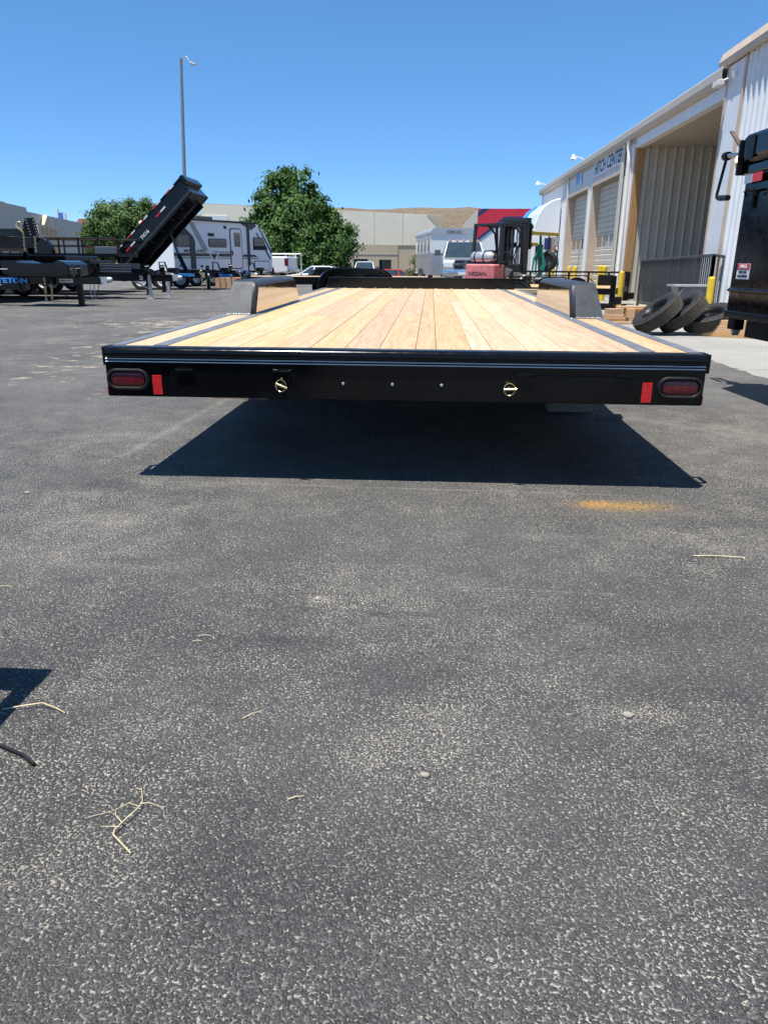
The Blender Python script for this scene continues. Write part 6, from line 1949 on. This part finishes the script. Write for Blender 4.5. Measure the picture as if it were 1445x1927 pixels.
def rail_trailer():
    t = thing('utility_trailer', 'black rail sided utility trailer with wood deck parked behind the right fender', 'trailer', (4.75, 18.9, 0), math.atan2(3.5, 1.25) - math.pi / 2)
    # local: y along rear edge (far), -x goes forward along trailer; rear edge at x=0, y -1.8..1.8 scaled
    W = 1.55
    L = 3.1
    MB().box(-L, -0.05, -W + 0.06, W - 0.06, 0.43, 0.47).build('deck', 'lumber', t)
    fr = MB()
    for s in (-1, 1):
        fr.box(-L, 0, s * W - 0.05, s * W + 0.05, 0.34, 0.475)
    fr.box(-0.06, 0.0, -W + 0.051, W - 0.051, 0.34, 0.475)
    fr.build('frame', 'black_gloss', t)
    for s in (-1, 1):
        if s > 0:
            MB().bar((-L, s * W, 0.8), (0.0, s * W, 0.8), 0.045, 0.045).build('top_rail', 'black_satin', t)
            for k in range(7):
                x = -L + k * L / 6
                MB().bar((x, s * W, 0.47), (x, s * W, 0.8), 0.05, 0.05).build('rail_post', 'black_satin', t)
        MB().box(-0.1, 0.02, s * W - 0.06, s * W + 0.06, 0.1, 0.75 if s < 0 else 0.8).build('rear_post', 'black_gloss', t, bevel=0.01)
        br = MB().box(0.02, 0.16, s * W - 0.22, s * W + 0.12, 0.14, 0.3).build('light_bracket', 'black_satin', t, bevel=0.01)
        MB().box(0.16, 0.18, s * W - 0.2, s * W - 0.06, 0.16, 0.28).build('tail_light', 'red_lens', br, bevel=0.01)
        wheel(t, -1.35, s * (W + 0.17), 0.33, r=0.33, w=0.18, side=s, rim='grey_plastic', axis='y')
        wheel(t, -2.15, s * (W + 0.17), 0.33, r=0.33, w=0.18, side=s, rim='grey_plastic', axis='y')
        MB().prism([(-2.6, 0.55), (-2.4, 0.72), (-1.1, 0.72), (-0.9, 0.55), (-0.9, 0.53), (-1.1, 0.69), (-2.4, 0.69), (-2.6, 0.53)], 'xz', s * (W + 0.052), s * (W + 0.28)).build('fender', 'black_gloss', t)
    MB().box(-0.75, -0.4, W - 0.3, W + 0.0, 0.47, 0.74).build('winch_box', 'black_satin', t, bevel=0.03)
    MB().bar((-L, 0, 0.42), (-L - 1.2, 0, 0.42), 0.1, 0.1).build('tongue', 'black_satin', t)
rail_trailer()
o = MB().box(1.05, 1.75, 11.4, 11.54, 0.56, 0.62).build('loose_board', 'deck_wood', bevel=0.004)
o.location = (0, 0, 0)
tag(o, 'pale board lying on a tyre past the front of the flatbed', 'board')
t = thing('tyre_stack', 'black tyres stacked flat under a pale board past the flatbed front', 'tyre stack', (1.55, 11.47, 0))
for k in range(3):
    MB().lathe([(0.2, -0.09), (0.32, -0.1), (0.36, -0.07), (0.36, 0.07), (0.32, 0.1), (0.2, 0.09)], 26, Matrix.Translation((0, 0, 0.1 + k * 0.186)) @ Matrix.Rotation(R(90), 4, 'Y'), closed=True).build('tyre', 'rubber', t, smooth=40)

# ================================================================ SMALL THINGS ON THE ASPHALT
def twig(name, label, loc, paths, cat='twig'):
    mb = MB()
    for pts, r0, r1 in paths:
        n = len(pts)
        mb.tube(pts, [0.78 * (r0 + (r1 - r0) * i / (n - 1)) for i in range(n)], 6)
    o = mb.build(name, 'twig', smooth=60)
    o.location = loc
    return tag(o, label, cat)

twig('twig', 'branched pale dry twig with several side shoots on the asphalt', (-0.52, 1.025, 0.003),
     [([(0.045, -0.058, 0), (0.0, -0.022, 0.004), (-0.002, -0.012, 0.005), (0.012, 0.02, 0.008), (0.022, 0.045, 0.008), (0.02, 0.065, 0.006), (0.004, 0.1, 0.002)], 0.0021, 0.001),
      ([(0.022, 0.045, 0.008), (0.0, 0.05, 0.01), (-0.024, 0.038, 0.002)], 0.0013, 0.0008), ([(0.021, 0.052, 0.008), (0.035, 0.056, 0.008), (0.056, 0.055, 0.001)], 0.0014, 0.0009),
      ([(0.006, 0.004, 0.006), (-0.012, 0.02, 0.008), (-0.02, 0.036, 0.002)], 0.0012, 0.0008), ([(0.004, -0.004, 0.005), (-0.015, -0.003, 0.004), (-0.03, -0.001, 0.001)], 0.0012, 0.0008),
      ([(0.012, 0.022, 0.008), (0.02, 0.02, 0.01)], 0.0012, 0.0008), ([(0.006, 0.096, 0.002), (-0.008, 0.103, 0.0)], 0.001, 0.0007), ([(-0.024, 0.038, 0.002), (-0.07, 0.018, 0.0)], 0.0008, 0.0006)])
twig('twig', 'bent dry twig crossing the edge of the corner shadow', (-0.9, 1.37, 0.003),
     [([(-0.12, 0.035, 0.002), (-0.04, -0.015, 0.003), (0.0, -0.028, 0.003)], 0.0015, 0.001), ([(-0.02, -0.01, 0.002), (0.02, 0.0, 0.006), (0.062, 0.012, 0.008), (0.1, 0.0, 0.004), (0.125, -0.012, 0.0)], 0.0025, 0.002)])
twig('straw', 'straight pale straw lying alone beyond the orange paint', (1.03, 2.405, 0.003),
     [([(-0.085, 0.005, 0.0), (-0.03, 0.002, 0.004), (0.03, -0.002, 0.004), (0.085, -0.004, 0.002)], 0.0028, 0.0024), ([(0.08, -0.004, 0.002), (0.08, -0.018, 0.0)], 0.002, 0.0015), ([(-0.072, 0.004, 0.002), (-0.07, -0.006, 0.0)], 0.002, 0.0012)], 'straw')
rnd = random.Random(31)
smalls = [(-0.36, 1.38, 40, 0.05), (-0.22, 1.12, 20, 0.03), (-0.57, 1.73, 10, 0.035), (-0.58, 1.70, 5, 0.025), (-1.27, 2.0, 5, 0.05)]
lab = ['short pale straw stub beside a dark scuff on the asphalt', 'thin short straw near the branched twig', 'small reddish straw piece on open asphalt', 'tiny straw splinter just below a reddish one', 'thin straw lying near the flatbed shadow edge']
for (x, y, a, ln), l in zip(smalls, lab):
    c, s = math.cos(R(a)) * ln / 2, math.sin(R(a)) * ln / 2
    twig('straw', l, (x, y, 0.003), [([(-c, -s, 0), (0, 0, 0.003), (c, s, 0)], 0.0016, 0.0011)], 'straw')
# black cable end
o = MB().tube([(-1.3, 1.33, 0.02), (-1.0, 1.275, 0.008), (-0.86, 1.238, 0.006), (-0.79, 1.207, 0.006), (-0.752, 1.18, 0.006)], 0.0036, 8).build('cable', 'rubber_new', smooth=60)
tag(o, 'thin black cable end lying on the asphalt below the corner shadow', 'cable')
# pebbles
def pebble(mb, x, y, r, rnd):
    n1, n2 = 5, 6
    vs = [(x, y, -r * 0.2)]
    rings = []
    for i in range(1, n1):
        ph = math.pi * i / n1
        for j in range(n2):
            th = 2 * math.pi * j / n2
            q = r * rnd.uniform(0.75, 1.15)
            vs.append((x + q * math.sin(ph) * math.cos(th), y + q * 0.8 * math.sin(ph) * math.sin(th), r * 0.25 - 0.55 * q * math.cos(ph)))
    vs.append((x, y, r * 0.8))
    fs = [(0, 1 + (j + 1) % n2, 1 + j) for j in range(n2)]
    for i in range(n1 - 2):
        for j in range(n2):
            a = 1 + i * n2
            fs.append((a + j, a + (j + 1) % n2, a + n2 + (j + 1) % n2, a + n2 + j))
    last = len(vs) - 1
    a = 1 + (n1 - 2) * n2
    fs += [(a + j, a + (j + 1) % n2, last) for j in range(n2)]
    mb.add(vs, fs)
for (x, y, r, l) in ((0.02, 1.2, 0.011, 'rounded pale pebble alone on the open asphalt'), (-0.3, 1.98, 0.013, 'flat tan stone chip set in the asphalt below the trailer'), (0.47, 1.43, 0.014, 'tan stone crumb with dusty smear on the asphalt'),
                     (-1.7, 2.95, 0.014, 'small pale stone on the asphalt left of the flatbed shadow')):
    mb = MB()
    pebble(mb, 0, 0, r, random.Random(int(r * 1e4 + x * 10)))
    o = mb.build('pebble', 'stone', smooth=60)
    o.location = (x, y, 0)
    tag(o, l, 'pebble')
mb = MB()
rnd = random.Random(77)
for k in range(420):
    y = rnd.uniform(0.75, 6.5)
    x = rnd.uniform(-0.55, 0.55) * (y + 0.4)
    pebble(mb, x, y, rnd.uniform(0.0015, 0.004), rnd)
o = mb.build('grit', 'stone', kind='stuff')
o['label'] = 'loose pale grit grains scattered over the asphalt'
o['category'] = 'grit'
